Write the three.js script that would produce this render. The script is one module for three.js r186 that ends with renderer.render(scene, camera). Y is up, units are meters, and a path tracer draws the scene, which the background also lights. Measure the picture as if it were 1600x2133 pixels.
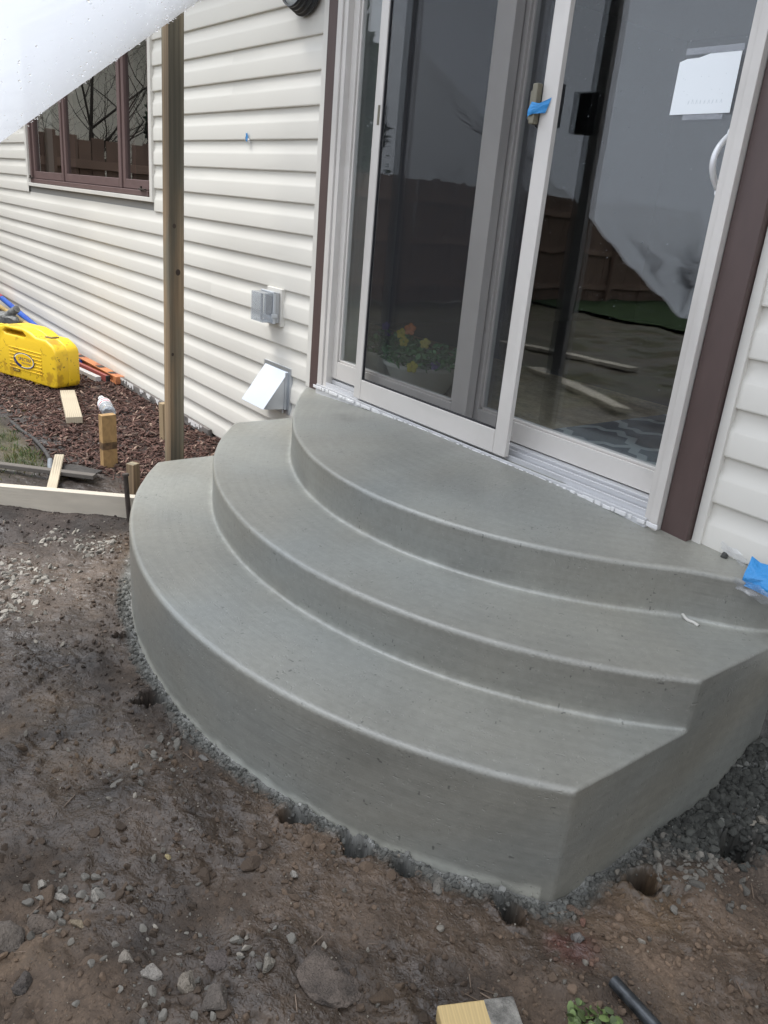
import * as THREE from 'three';
import { mergeGeometries, toCreasedNormals } from 'three/addons/utils/BufferGeometryUtils.js';
import { RoundedBoxGeometry } from 'three/addons/geometries/RoundedBoxGeometry.js';

// ---------------------------------------------------------------- camera, sky, sun, exposure
const scene = new THREE.Scene();
const camera = new THREE.PerspectiveCamera(65.487, 0.75, 0.05, 300);
camera.rotation.order = 'YXZ';
camera.position.set(3.099, 1.341, 1.928);
camera.rotation.set(-0.36573, 0.89703, 0.09188);

const renderer = new THREE.WebGLRenderer({ antialias: true });
renderer.toneMapping = THREE.LinearToneMapping;
renderer.toneMappingExposure = 2.25;
renderer.shadowMap.enabled = true;

{ // an overcast sky, brightest overhead
  const W = 256, H = 128, d = new Float32Array(W * H * 4), L = 1.2;
  for (let y = 0; y < H; y++) for (let x = 0; x < W; x++) {
    const el = ((y + 0.5) / H - 0.5) * Math.PI, s = Math.max(0, Math.sin(el)), k = L * (1 + 2 * s) / 3, o = (y * W + x) * 4;
    d[o] = k * 0.94; d[o + 1] = k * 0.995; d[o + 2] = k * 1.08; d[o + 3] = 1;
  }
  const sky = new THREE.DataTexture(d, W, H, THREE.RGBAFormat, THREE.FloatType);
  sky.mapping = THREE.EquirectangularReflectionMapping; sky.magFilter = THREE.LinearFilter; sky.needsUpdate = true;
  scene.background = sky; scene.environment = sky;
}
const sun = new THREE.DirectionalLight(new THREE.Color(1, 0.97, 0.93), 1.5);
sun.position.set(-2.2, 10, 3.6); sun.target.position.set(1, 0, 0.5);
sun.castShadow = true; sun.shadow.radius = 45; sun.shadow.mapSize.set(2048, 2048);
Object.assign(sun.shadow.camera, { left: -12, right: 12, top: 12, bottom: -12, near: 0.5, far: 40 });
scene.add(sun, sun.target);

// ---------------------------------------------------------------- helpers
let seed = 20240517;
const rnd = () => { seed = (seed + 0x6d2b79f5) | 0; let t = Math.imul(seed ^ (seed >>> 15), 1 | seed); t = (t + Math.imul(t ^ (t >>> 7), 61 | t)) ^ t; return ((t ^ (t >>> 14)) >>> 0) / 4294967296; };
const rr = (a, b) => a + (b - a) * rnd();
const clamp = (x, a = 0, b = 1) => Math.min(b, Math.max(a, x));
const sm = (a, b, x) => { const t = clamp((x - a) / (b - a)); return t * t * (3 - 2 * t); };
const lerp = (a, b, t) => a + (b - a) * t;
const hash = (x, y, z) => { let h = Math.imul(x, 374761393) ^ Math.imul(y, 668265263) ^ Math.imul(z, 1274126177); h = Math.imul(h ^ (h >>> 13), 1274126177); return ((h ^ (h >>> 16)) >>> 0) / 4294967296; };
function vn(x, y, z = 0, per = 0) { // value noise 0..1, optionally periodic in x and y
  const xi = Math.floor(x), yi = Math.floor(y), zi = Math.floor(z); let fx = x - xi, fy = y - yi, fz = z - zi;
  fx = fx * fx * (3 - 2 * fx); fy = fy * fy * (3 - 2 * fy); fz = fz * fz * (3 - 2 * fz);
  const w = per ? (a) => ((a % per) + per) % per : (a) => a, x0 = w(xi), x1 = w(xi + 1), y0 = w(yi), y1 = w(yi + 1);
  const p = (z0) => lerp(lerp(hash(x0, y0, z0), hash(x1, y0, z0), fx), lerp(hash(x0, y1, z0), hash(x1, y1, z0), fx), fy);
  return fz ? lerp(p(zi), p(zi + 1), fz) : p(zi);
}
function fbm(x, y, oct = 4, z = 0, per = 0) { let s = 0, a = 0.5, n = 0; for (let i = 0; i < oct; i++) { s += a * vn(x, y, z + i * 17, per); n += a; a *= 0.5; x *= 2; y *= 2; per *= 2; } return s / n; }
function fbm3(x, y, z, oct = 3) { let s = 0, a = 0.5, n = 0; for (let i = 0; i < oct; i++) { s += a * vn(x, y, z + 31.7 * i); n += a; a *= 0.5; x *= 2; y *= 2; z *= 2; } return s / n; }

// tiling grey or colour texture from f(u, v) -> number or [r, g, b] in 0..1
function tex(n, f, { m = n, srgb = false, rx = 1, ry = 1 } = {}) {
  const d = new Uint8Array(n * m * 4);
  for (let y = 0; y < m; y++) for (let x = 0; x < n; x++) {
    const c = f((x + 0.5) / n, (y + 0.5) / m), o = (y * n + x) * 4;
    for (let i = 0; i < 3; i++) d[o + i] = 255 * clamp(c.length ? c[i] : c);
    d[o + 3] = 255;
  }
  const t = new THREE.DataTexture(d, n, m, THREE.RGBAFormat);
  t.wrapS = t.wrapT = THREE.RepeatWrapping; t.magFilter = THREE.LinearFilter; t.repeat.set(rx, ry);
  if (srgb) t.colorSpace = THREE.SRGBColorSpace;
  t.needsUpdate = true; return t;
}
function rep(t, rx, ry) { const c = t.clone(); c.repeat.set(rx, ry); c.needsUpdate = true; return c; }
const C = (r, g, b) => new THREE.Color().setRGB(r, g, b);
const std = (o) => new THREE.MeshStandardMaterial({ roughness: 0.8, metalness: 0, ...o });

const used = {};
const numbered = (n) => { const k = used[n] = (used[n] ?? -1) + 1; return k ? `${n}_${String(k).padStart(3, '0')}` : n; };
function thing(name, label, category, [x, y, z] = [0, 0, 0], group) {
  const o = new THREE.Group(); o.name = numbered(name); o.position.set(x, y, z);
  o.userData = { label, category }; if (group) o.userData.group = group;
  scene.add(o); return o;
}
function mesh(name, g, m, parent, kind) {
  const o = new THREE.Mesh(g, m); o.name = parent === scene ? numbered(name) : partName(parent, name); o.castShadow = o.receiveShadow = true;
  if (kind) o.userData.kind = kind;
  parent.add(o); return o;
}
const counts = new Map();
function partName(p, n) { if (!counts.has(p)) counts.set(p, {}); const c = counts.get(p); const k = c[n] = (c[n] ?? -1) + 1; return k ? `${n}_${String(k).padStart(3, '0')}` : n; }
function solo(name, g, m, label, category, group) { const o = mesh(name, g, m, scene); o.userData = { label, category }; if (group) o.userData.group = group; return o; }
function sub(name, parent) { const g = new THREE.Group(); g.name = partName(parent, name); parent.add(g); return g; }
const structure = (name, g, m) => mesh(name, g, m, scene, 'structure');
function copies(name, geo, mat, list, parent = scene) { // list of {p,q|r,s,c}
  const o = new THREE.InstancedMesh(geo, mat, list.length), M = new THREE.Matrix4(), q = new THREE.Quaternion(), e = new THREE.Euler(), P = new THREE.Vector3(), S = new THREE.Vector3();
  list.forEach((it, i) => {
    q.setFromEuler(e.set(...it.r)); P.set(...it.p); Array.isArray(it.s) ? S.set(...it.s) : S.set(it.s, it.s, it.s);
    o.setMatrixAt(i, M.compose(P, q, S)); if (it.c) o.setColorAt(i, it.c);
  });
  o.name = parent === scene ? numbered(name) : partName(parent, name); o.userData.kind = 'stuff'; o.castShadow = o.receiveShadow = true; parent.add(o); return o;
}
// box lo..hi with softened edges and uv in metres, grain along axis g ('x','y','z')
function planarUV(geo, grain = 'x', off = 0) {
  const g = geo.index ? geo.toNonIndexed() : geo, p = g.attributes.position, n = g.attributes.normal, uv = new Float32Array(p.count * 2), gi = 'xyz'.indexOf(grain);
  for (let t = 0; t < p.count; t += 3) {
    const s = [0, 0, 0]; for (let k = 0; k < 3; k++) { s[0] += Math.abs(n.getX(t + k)); s[1] += Math.abs(n.getY(t + k)); s[2] += Math.abs(n.getZ(t + k)); }
    const big = s.indexOf(Math.max(...s)), rest = [0, 1, 2].filter((i) => i !== big), u = rest.includes(gi) ? gi : rest[0], v = rest.find((i) => i !== u);
    for (let k = 0; k < 3; k++) { const c = [p.getX(t + k), p.getY(t + k), p.getZ(t + k)]; uv[(t + k) * 2] = c[u] + off; uv[(t + k) * 2 + 1] = c[v] + off * 1.7 + big * 0.37; }
  }
  g.setAttribute('uv', new THREE.BufferAttribute(uv, 2)); return g;
}
function bx(x0, y0, z0, x1, y1, z1, r = 0.002, grain, off = 0) {
  const w = x1 - x0, h = y1 - y0, d = z1 - z0, rad = Math.min(r, w / 2.01, h / 2.01, d / 2.01);
  const g = new RoundedBoxGeometry(w, h, d, 1, rad); g.translate((x0 + x1) / 2, (y0 + y1) / 2, (z0 + z1) / 2);
  return planarUV(g, grain ?? 'xyz'['012'[[w, h, d].indexOf(Math.max(w, h, d))]], off);
}
const merge = (l) => mergeGeometries(l.map((g) => { g = g.index ? g.toNonIndexed() : g; for (const k of Object.keys(g.attributes)) if (!['position', 'normal', 'uv'].includes(k)) g.deleteAttribute(k); return g; }));
function tube(pts, r, seg = 40, rad = 8, closed = false) { return new THREE.TubeGeometry(new THREE.CatmullRomCurve3(pts.map((p) => new THREE.Vector3(...p)), closed), seg, r, rad, closed); }
function cyl(a, b, r0, r1 = r0, rad = 12) { const A = new THREE.Vector3(...a), B = new THREE.Vector3(...b), D = B.clone().sub(A), g = new THREE.CylinderGeometry(r1, r0, D.length(), rad, 1); g.applyQuaternion(new THREE.Quaternion().setFromUnitVectors(new THREE.Vector3(0, 1, 0), D.clone().normalize())); g.translate(...A.clone().add(B).multiplyScalar(0.5).toArray()); return g; }
function rock(seedN, sx, sy, sz, detail = 4, cuts = 11, rough = 0.06) { // an angular broken stone
  const g0 = new THREE.IcosahedronGeometry(1, detail), p = g0.attributes.position, pl = [];
  for (let i = 0; i < cuts; i++) { const a = hash(i, seedN, 3) * 6.283, c = hash(i, seedN, 5) * 2 - 1, s = Math.sqrt(1 - c * c); pl.push([s * Math.cos(a), c, s * Math.sin(a), 0.5 + 0.42 * hash(i, seedN, 7)]); }
  for (let i = 0; i < p.count; i++) {
    const v = new THREE.Vector3().fromBufferAttribute(p, i).normalize(); let r = 1;
    for (const [a, b, c, d] of pl) { const k = v.x * a + v.y * b + v.z * c; if (k > 0.05) r = Math.min(r, d / k); }
    r *= 1 + rough * (fbm3(v.x * 3 + seedN, v.y * 3, v.z * 3, 4) - 0.5) * 2;
    p.setXYZ(i, v.x * r * sx, v.y * r * sy, v.z * r * sz);
  }
  g0.computeVertexNormals();
  return planarUV(toCreasedNormals(g0, 0.35));
}

// ---------------------------------------------------------------- textures
const grain = tex(512, (u, v) => { const w = fbm(u * 4, v * 4, 3, 5, 4); return 0.35 + 0.65 * fbm(u * 4, v * 64 + w * 5, 4, 2, 4) * (0.85 + 0.15 * vn(u * 2, v * 128, 9, 2)); });
const weather = tex(1024, (u, v) => {
  const n = fbm(u * 2, v * 40, 5, 1, 2), st = fbm(u * 3, v * 4, 5, 8, 3), crack = sm(0.62, 0.72, fbm(u * 2, v * 90, 3, 33, 2));
  const k = 0.45 + 0.75 * n; const bl = 0.62 + 0.76 * fbm(u * 2, v * 6, 4, 77, 2), k2 = k * bl; let c = [0.33 * k2, 0.28 * k2, 0.218 * k2]; const g = sm(0.42, 0.65, st);
  c = [lerp(c[0], 0.28 * k2, g * 0.9), lerp(c[1], 0.265 * k2, g * 0.9), lerp(c[2], 0.225 * k2, g * 0.9)]; const d = 1 - 0.5 * crack; return c.map((x) => Math.min(1, x * d * 1.72));
}, { srgb: true });
const soilMap = tex(1024, (u0, v0) => { const u = u0 + 0.03 * fbm(u0 * 12, v0 * 12, 3, 15, 12), v = v0 + 0.03 * fbm(u0 * 12, v0 * 12, 3, 17, 12); const a = fbm(u * 24, v * 24, 5, 3, 24), b = vn(u * 256, v * 256, 4, 256), c = fbm(u * 6, v * 6, 4, 7, 6); const g = sm(0.72, 0.92, vn(u * 170, v * 170, 11, 170)) * 0.5 + 0.45 * sm(0.8, 0.92, vn(u * 85, v * 85, 12, 85)); return 0.36 + 0.55 * a + 0.16 * (b - 0.5) + 0.35 * (c - 0.5) + g * (0.1 + 0.6 * c); });
const soilBump = tex(1024, (u0, v0) => {
  const u = u0 + 0.03 * fbm(u0 * 12, v0 * 12, 3, 15, 12) + 0.006 * vn(u0 * 60, v0 * 60, 16, 60), v = v0 + 0.03 * fbm(u0 * 12, v0 * 12, 3, 17, 12) + 0.006 * vn(u0 * 60, v0 * 60, 18, 60);
  return clamp(0.75 * fbm(u * 30, v * 30, 4, 13, 30) + 0.16 * fbm(u * 110, v * 110, 2, 14, 110) + 0.25 * sm(0.7, 0.95, vn(u * 85, v * 85, 12, 85)));
});
const soilRough = tex(512, (u, v) => 0.42 + 0.5 * sm(0.38, 0.62, fbm(u * 5, v * 5, 5, 21, 5)));
const brushed = tex(1024, (u, v) => { // trowelled, lightly brushed concrete: streaks along u, pits and sand
  const s = fbm(u * 6, v * 170, 3, 3, 6), m = fbm(u * 5, v * 5, 4, 6, 5), pit = sm(0.84, 0.93, vn(u * 190, v * 190, 4, 190)) * sm(0.5, 0.7, vn(u * 30, v * 30, 8, 30));
  return 0.5 + 0.26 * (s - 0.5) + 0.1 * (m - 0.5) + 0.12 * (vn(u * 400, v * 400, 12, 400) - 0.5) - 0.6 * pit;
});
const cementTone = tex(1024, (u, v) => { const a = fbm(u * 3, v * 3, 5, 41, 3), b = fbm(u * 90, v * 90, 3, 42, 90), s = fbm(u * 5, v * 150, 3, 43, 5), pit = sm(0.86, 0.94, vn(u * 170, v * 170, 44, 170)) * sm(0.55, 0.75, vn(u * 25, v * 25, 45, 25)), wht = sm(0.93, 0.97, vn(u * 210, v * 210, 46, 210)); return clamp(0.72 + 0.34 * (a - 0.5) + 0.14 * (b - 0.5) + 0.1 * (s - 0.5) - 0.35 * pit + 0.18 * wht); });
const speck = tex(512, (u, v) => 0.78 + 0.22 * fbm(u * 8, v * 8, 5, 61, 8));
const rockMap = tex(512, (u, v) => { const a = fbm(u * 7, v * 7, 5, 71, 7), b = vn(u * 120, v * 120, 72, 120); return 0.4 + 1.0 * (a - 0.25) + 0.22 * (b - 0.5); });
const scuff = tex(512, (u, v) => { const a = sm(0.6, 0.75, fbm(u * 5, v * 5, 5, 81, 5)), b = sm(0.66, 0.72, fbm(u * 14, v * 14, 4, 82, 14)) * sm(0.5, 0.62, fbm(u * 4, v * 4, 3, 83, 4)); return [1 - 0.18 * a - 0.3 * b, 1 - 0.22 * a - 0.34 * b, 1 - 0.05 * a - 0.1 * b]; }, { srgb: true });
const dust = tex(512, (u, v) => { const a = fbm(u * 3, v * 3, 5, 91, 3); return 0.93 + 0.07 * sm(0.3, 0.6, a) - 0.05 * sm(0.7, 0.8, fbm(u * 2, v * 9, 4, 92, 2)); });

// ---------------------------------------------------------------- materials
const M = {
  siding: std({ color: C(0.69, 0.665, 0.605), roughness: 0.5, map: rep(dust, 0.35, 1.2) }),
  jtrim: std({ color: C(0.7, 0.675, 0.62), roughness: 0.45, map: rep(dust, 0.8, 0.8) }),
  brown: std({ color: C(0.095, 0.062, 0.056), roughness: 0.5, map: rep(speck, 1.5, 4) }),
  brownWood: std({ color: C(0.15, 0.094, 0.086), roughness: 0.6, map: rep(speck, 2, 5) }),
  white: std({ color: C(0.625, 0.593, 0.553), roughness: 0.38, map: rep(dust, 1, 1) }),
  alu: std({ color: C(0.62, 0.62, 0.625), roughness: 0.4, metalness: 0.35 }),
  dark: std({ color: C(0.02, 0.02, 0.022), roughness: 0.5 }),
  rubber: std({ color: C(0.03, 0.03, 0.032), roughness: 0.7 }),
  glass: new THREE.MeshPhysicalMaterial({ color: C(0.9, 0.93, 0.94), roughness: 0, transmission: 1, thickness: 0, ior: 1.7, bumpMap: rep(tex(256, (u, v) => fbm(u * 4, v * 4, 3, 95, 4)), 0.9, 0.9), bumpScale: 0.0012 }),
  glassOld: new THREE.MeshPhysicalMaterial({ color: C(0.8, 0.85, 0.85), roughness: 0, transmission: 1, thickness: 0, ior: 2.25 }),
  screen: std({ color: C(0.02, 0.021, 0.025), roughness: 0.9, transparent: true, opacity: 0.42, side: THREE.DoubleSide }),
  wall: std({ color: C(0.3, 0.29, 0.27), roughness: 0.9 }),
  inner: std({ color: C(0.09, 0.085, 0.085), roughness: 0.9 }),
  carpet: std({ color: C(0.6, 0.47, 0.3), roughness: 1, map: rep(soilMap, 3, 3) }),
  foundation_and_shadow: std({ color: C(0.22, 0.21, 0.195), roughness: 0.95, map: rep(rockMap, 3, 3), bumpMap: rep(soilBump, 2, 2), bumpScale: 0.004 }),
  concrete: new THREE.MeshPhysicalMaterial({ color: C(1, 1, 1), vertexColors: true, ior: 1.75, roughness: 0.44, map: rep(cementTone, 0.9, 0.9), bumpMap: rep(brushed, 1.1, 1.1), bumpScale: 0.0014 }),
  soil: std({ vertexColors: true, roughness: 1, map: rep(soilMap, 1.6, 1.6), bumpMap: rep(soilBump, 2.6, 2.6), bumpScale: 0.0055, roughnessMap: rep(soilRough, 0.7, 0.7) }),
  clod: std({ roughness: 0.95, map: rep(rockMap, 6, 6) }),
  stone: std({ roughness: 0.85, map: rep(rockMap, 5, 5), bumpMap: rep(soilBump, 5, 5), bumpScale: 0.006 }),
  post: std({ color: C(1, 1, 1), roughness: 0.9, map: rep(weather, 0.55, 2.2), bumpMap: rep(grain, 0.8, 4), bumpScale: 0.003 }),
  pine: std({ color: C(0.46, 0.34, 0.2), roughness: 0.75, map: rep(grain, 1.2, 6), bumpMap: rep(grain, 1.2, 6), bumpScale: 0.001 }),
  pale: std({ color: C(0.6, 0.51, 0.37), roughness: 0.75, map: rep(grain, 1.2, 6), bumpMap: rep(grain, 1.2, 6), bumpScale: 0.001 }),
  rust: std({ color: C(0.095, 0.075, 0.062), roughness: 0.85, metalness: 0.2, map: rep(rockMap, 8, 8) }),
  galv: std({ color: C(0.62, 0.65, 0.69), roughness: 0.36, metalness: 0.75, map: rep(speck, 2, 2) }),
  yellow: std({ color: C(0.86, 0.56, 0.025), roughness: 0.42, map: rep(scuff, 2.5, 2.5) }),
  blueTape: std({ color: C(0.03, 0.24, 0.56), roughness: 0.5, bumpMap: rep(tex(256, (u, v) => fbm(u * 6, v * 6, 4, 97, 6)), 1, 1), bumpScale: 0.006, side: THREE.DoubleSide }),
  film: new THREE.MeshPhysicalMaterial({ color: C(0.94, 0.95, 0.97), roughness: 0.16, transmission: 0.92, thickness: 0, ior: 1.5, side: THREE.DoubleSide }),
  leaf: std({ color: C(0.03, 0.07, 0.02), roughness: 0.7, side: THREE.DoubleSide }),
};

// ---------------------------------------------------------------- the step outline and the ground
const SC = [1.24, -0.6], XL = 0.095, XR = 2.353, TOPS = [0.285, 0.42, 0.555];
const RAD = [
  (t) => ((-0.1262 * t - 0.0304) * t + 0.064) * t + 1.7809,
  (t) => ((-0.0686 * t + 0.0277) * t + 0.0324) * t + 1.4816,
  (t) => (((0.0752 * t - 0.068) * t - 0.0359) * t + 0.0151) * t + 1.1964 + 0.05 * sm(0.84, 1.03, t),
];
const outside = (x, z) => { const a = x - SC[0], b = z - SC[1], t = Math.atan2(a, b); return Math.max(Math.hypot(a, b) - RAD[0](clamp(t, -0.75, 0.75)), x - XR, XL - x); };
const HOLES = [[0.905, 1.182, 0.016, 0.018], [1.28, 1.236, 0.025, 0.03], [1.866, 1.125, 0.023, 0.022], [2.016, 1.055, 0.032, 0.021], [2.118, 1.0, 0.028, 0.016], [2.33, 0.88, 0.03, 0.015], [2.43, 0.57, 0.027, 0.024], [2.488, 0.285, 0.04, 0.042]];
const mulchAt = (x, z) => sm(-0.12, -0.5, x + 0.25 * (fbm(x * 2.2, z * 2.2, 3, 3) - 0.5)) * sm(0.98, 0.72, z + 0.12 * (fbm(x * 3, z * 3, 3, 4) - 0.5) + 0.22 * sm(-0.9, -0.4, x));
const grassAt = (x, z) => sm(-0.62, -0.95, x + 0.15 * (fbm(x * 3, z * 3, 3, 5) - 0.5)) * sm(0.88, 0.98, z + 0.05 * (fbm(x * 5, z * 5, 2, 6) - 0.5));
function slurryAt(x, z) { const d = outside(x, z), w = 0.02 + 0.085 * fbm(x * 4, z * 4, 3, 15) + 0.22 * sm(0.55, 0.2, z) * sm(2.25, 2.4, x); return d < 0 ? 1 : sm(w, w * 0.25, d) * sm(-0.05, 0.3, x); }
function H(x, z, fine = true) {
  const dm = sm(-0.02, 0.25, outside(x, z)) * 0.75 + 0.25; let y = dm * (0.04 * (fbm(x * 1.5, z * 1.5, 3, 1) - 0.5) + 0.034 * (fbm(x * 6, z * 6, 3, 2) - 0.5));
  const wx = x * 0.8 + z * 0.6 + 0.03 * vn(x * 17, z * 17, 61), wz = z * 0.8 - x * 0.6 + 0.03 * vn(x * 17, z * 17, 62);
  if (fine) y += 0.013 * (fbm(wx * 24, wz * 24, 4, 9) - 0.5) + 0.006 * Math.max(0, vn(wx * 75, wz * 75, 44) - 0.6) + 0.012 * Math.max(0, fbm(x * 15, z * 15, 3, 10) - 0.55) + 0.007 * Math.max(0, fbm(wx * 55, wz * 55, 3, 12) - 0.5) * sm(0.4, 0.6, fbm(x * 2.7, z * 2.7, 3, 13));
  if (fine) y += 0.011 * sm(0.53, 0.57, fbm(wx * 8, wz * 8, 4, 64)) * sm(0.45, 0.62, fbm(x * 1.9 + 3, z * 1.9, 3, 65)) * dm;
  y += 0.02 * mulchAt(x, z) + 0.012 * grassAt(x, z);
  const d = outside(x, z);
  if (d > -0.05 && d < 0.5) {
    y += (0.016 * Math.exp(-((Math.max(0, d) / 0.05) ** 2)) * (fbm(x * 9, z * 9, 3, 16) - 0.62)) * sm(0, 0.3, x) - 0.012 * sm(2.2, 2.35, x) * sm(0.4, 0.7, z);
    y += (0.012 * (fbm(x * 30, z * 30, 3, 17) - 0.45)) * slurryAt(x, z);
    y += 0.13 * Math.exp(-(((z + 0.03) / 0.17) ** 2)) * sm(0.32, 0.04, x - XR) * sm(2.3, 2.36, x);
    for (const [hx, hz, rx, rz] of HOLES) {
      const a = x - hx, b = z - hz; if (a * a + b * b > 0.02) continue;
      const k = Math.hypot(a / rx, b / rz) * 0.82 + 1.3 * (fbm(x * 38, z * 38, 3, 19) - 0.5);
      y = lerp(y, -0.11, sm(1.2, 0.62, k)); y += 0.012 * Math.exp(-(((k - 1.35) / 0.25) ** 2));
    }
  }
  return y;
}
function soilColor(x, z) {
  const a = fbm(x * 1.6, z * 1.6, 4, 22), b = fbm(x * 7, z * 7, 4, 23), o = sm(0.56, 0.72, fbm(x * 3.3, z * 3.3, 4, 24));
  let c = [0.112, 0.077, 0.052]; const k = (0.42 + 0.95 * b) * (0.72 + 0.56 * fbm(x * 3.1, z * 3.1, 4, 26)); c = c.map((v) => v * k);
  const pur = sm(0.4, 0.62, a); c = [lerp(c[0], 0.093 * k, pur * 0.8), lerp(c[1], 0.07 * k, pur * 0.8), lerp(c[2], 0.054 * k, pur * 0.8)];
  c = [lerp(c[0], 0.135 * k, o * 0.6), lerp(c[1], 0.088 * k, o * 0.6), lerp(c[2], 0.05 * k, o * 0.6)];
  const wet = sm(0.5, 0.62, fbm(x * 2.1 + 9, z * 2.1, 4, 36)); c = c.map((v) => v * (1.3 - 0.42 * wet));
  const m = mulchAt(x, z); c = c.map((v, i) => lerp(v, [0.05, 0.03, 0.024][i] * k, m * 0.85));
  const g = grassAt(x, z); c = c.map((v, i) => lerp(v, [0.095, 0.092, 0.042][i] * (0.6 + 0.4 * k), g * (0.45 + 0.55 * sm(0.35, 0.6, fbm(x * 6, z * 6, 3, 27)))));
  const back = sm(0.35, -0.1, x) * sm(0.6, 0.85, z) * (1 - g); c = c.map((v, i) => lerp(v, [0.062, 0.046, 0.038][i] * k, back));
  const s = slurryAt(x, z); c = c.map((v, i) => lerp(v, [0.165, 0.163, 0.146][i] * (0.55 + 0.8 * b), s));
  const od = outside(x, z); if (od < 0.05 && x > 0.4 && z > 0.35) { const q = sm(0.03, 0.004, od + 0.03 * (fbm(x * 14, z * 14, 3, 35) - 0.45)); c = c.map((v, i) => lerp(v, [0.34, 0.335, 0.31][i] * (0.6 + 0.7 * b), q * 0.85)); }
  const brick = sm(0.075, 0.01, Math.hypot(x - 2.455, z - 0.835)) * sm(0.42, 0.6, fbm(x * 40, z * 40, 2, 29)); c = c.map((v, i) => lerp(v, [0.2, 0.075, 0.06][i], brick * 0.55));
  return c;
}
const lines = (segs) => { const o = []; for (const [a, b, s] of segs) { const n = Math.max(1, Math.round((b - a) / s)); for (let i = 0; i < n; i++) o.push(a + (b - a) * i / n); } o.push(segs[segs.length - 1][1]); return o; };
{
  const xs = lines([[-60, -16, 4], [-16, -6, 0.5], [-6, -3, 0.06], [-3, -0.5, 0.02], [-0.5, 3.1, 0.0068], [3.1, 5, 0.08], [5, 14, 0.6], [14, 60, 6]]);
  const zs = lines([[-40, -4, 6], [-4, -0.2, 0.4], [-0.2, -0.03, 0.02], [-0.03, 1.95, 0.0068], [1.95, 3.2, 0.04], [3.2, 9, 0.25], [9, 20, 1], [20, 60, 5]]);
  const nx = xs.length, nz = zs.length, P = new Float32Array(nx * nz * 3), K = new Float32Array(nx * nz * 3), U = new Float32Array(nx * nz * 2), I = new Uint32Array((nx - 1) * (nz - 1) * 6);
  for (let j = 0, o = 0; j < nz; j++) for (let i = 0; i < nx; i++, o++) {
    const x = xs[i], z = zs[j], near = x > -3.2 && x < 3.3 && z < 2.2 && z > -0.3, y = z < -0.3 ? -0.02 : H(x, z, near), c = soilColor(x, z);
    P.set([x, y, z], o * 3); K.set(c, o * 3); U.set([x, z], o * 2);
  }
  for (let j = 0, o = 0; j < nz - 1; j++) for (let i = 0; i < nx - 1; i++) { const a = j * nx + i; I.set([a, a + nx, a + 1, a + 1, a + nx, a + nx + 1], o); o += 6; }
  const g = new THREE.BufferGeometry(); g.setAttribute('position', new THREE.BufferAttribute(P, 3)); g.setAttribute('color', new THREE.BufferAttribute(K, 3)); g.setAttribute('uv', new THREE.BufferAttribute(U, 2)); g.setIndex(new THREE.BufferAttribute(I, 1)); g.computeVertexNormals();
  structure('ground', g, M.soil);
  const lg = new THREE.PlaneGeometry(60, 30, 120, 60); lg.rotateX(-Math.PI / 2); lg.translate(-12, 0, 23.2);
  const lp = lg.attributes.position; for (let i = 0; i < lp.count; i++) lp.setY(i, 0.03 + 0.06 * fbm(lp.getX(i), lp.getZ(i), 3, 31));
  lg.computeVertexNormals();
  structure('lawn', planarUV(lg), std({ color: C(0.055, 0.115, 0.025), roughness: 1, map: rep(soilMap, 1.5, 1.5), bumpMap: rep(soilBump, 6, 6), bumpScale: 0.03 }));
}

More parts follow.
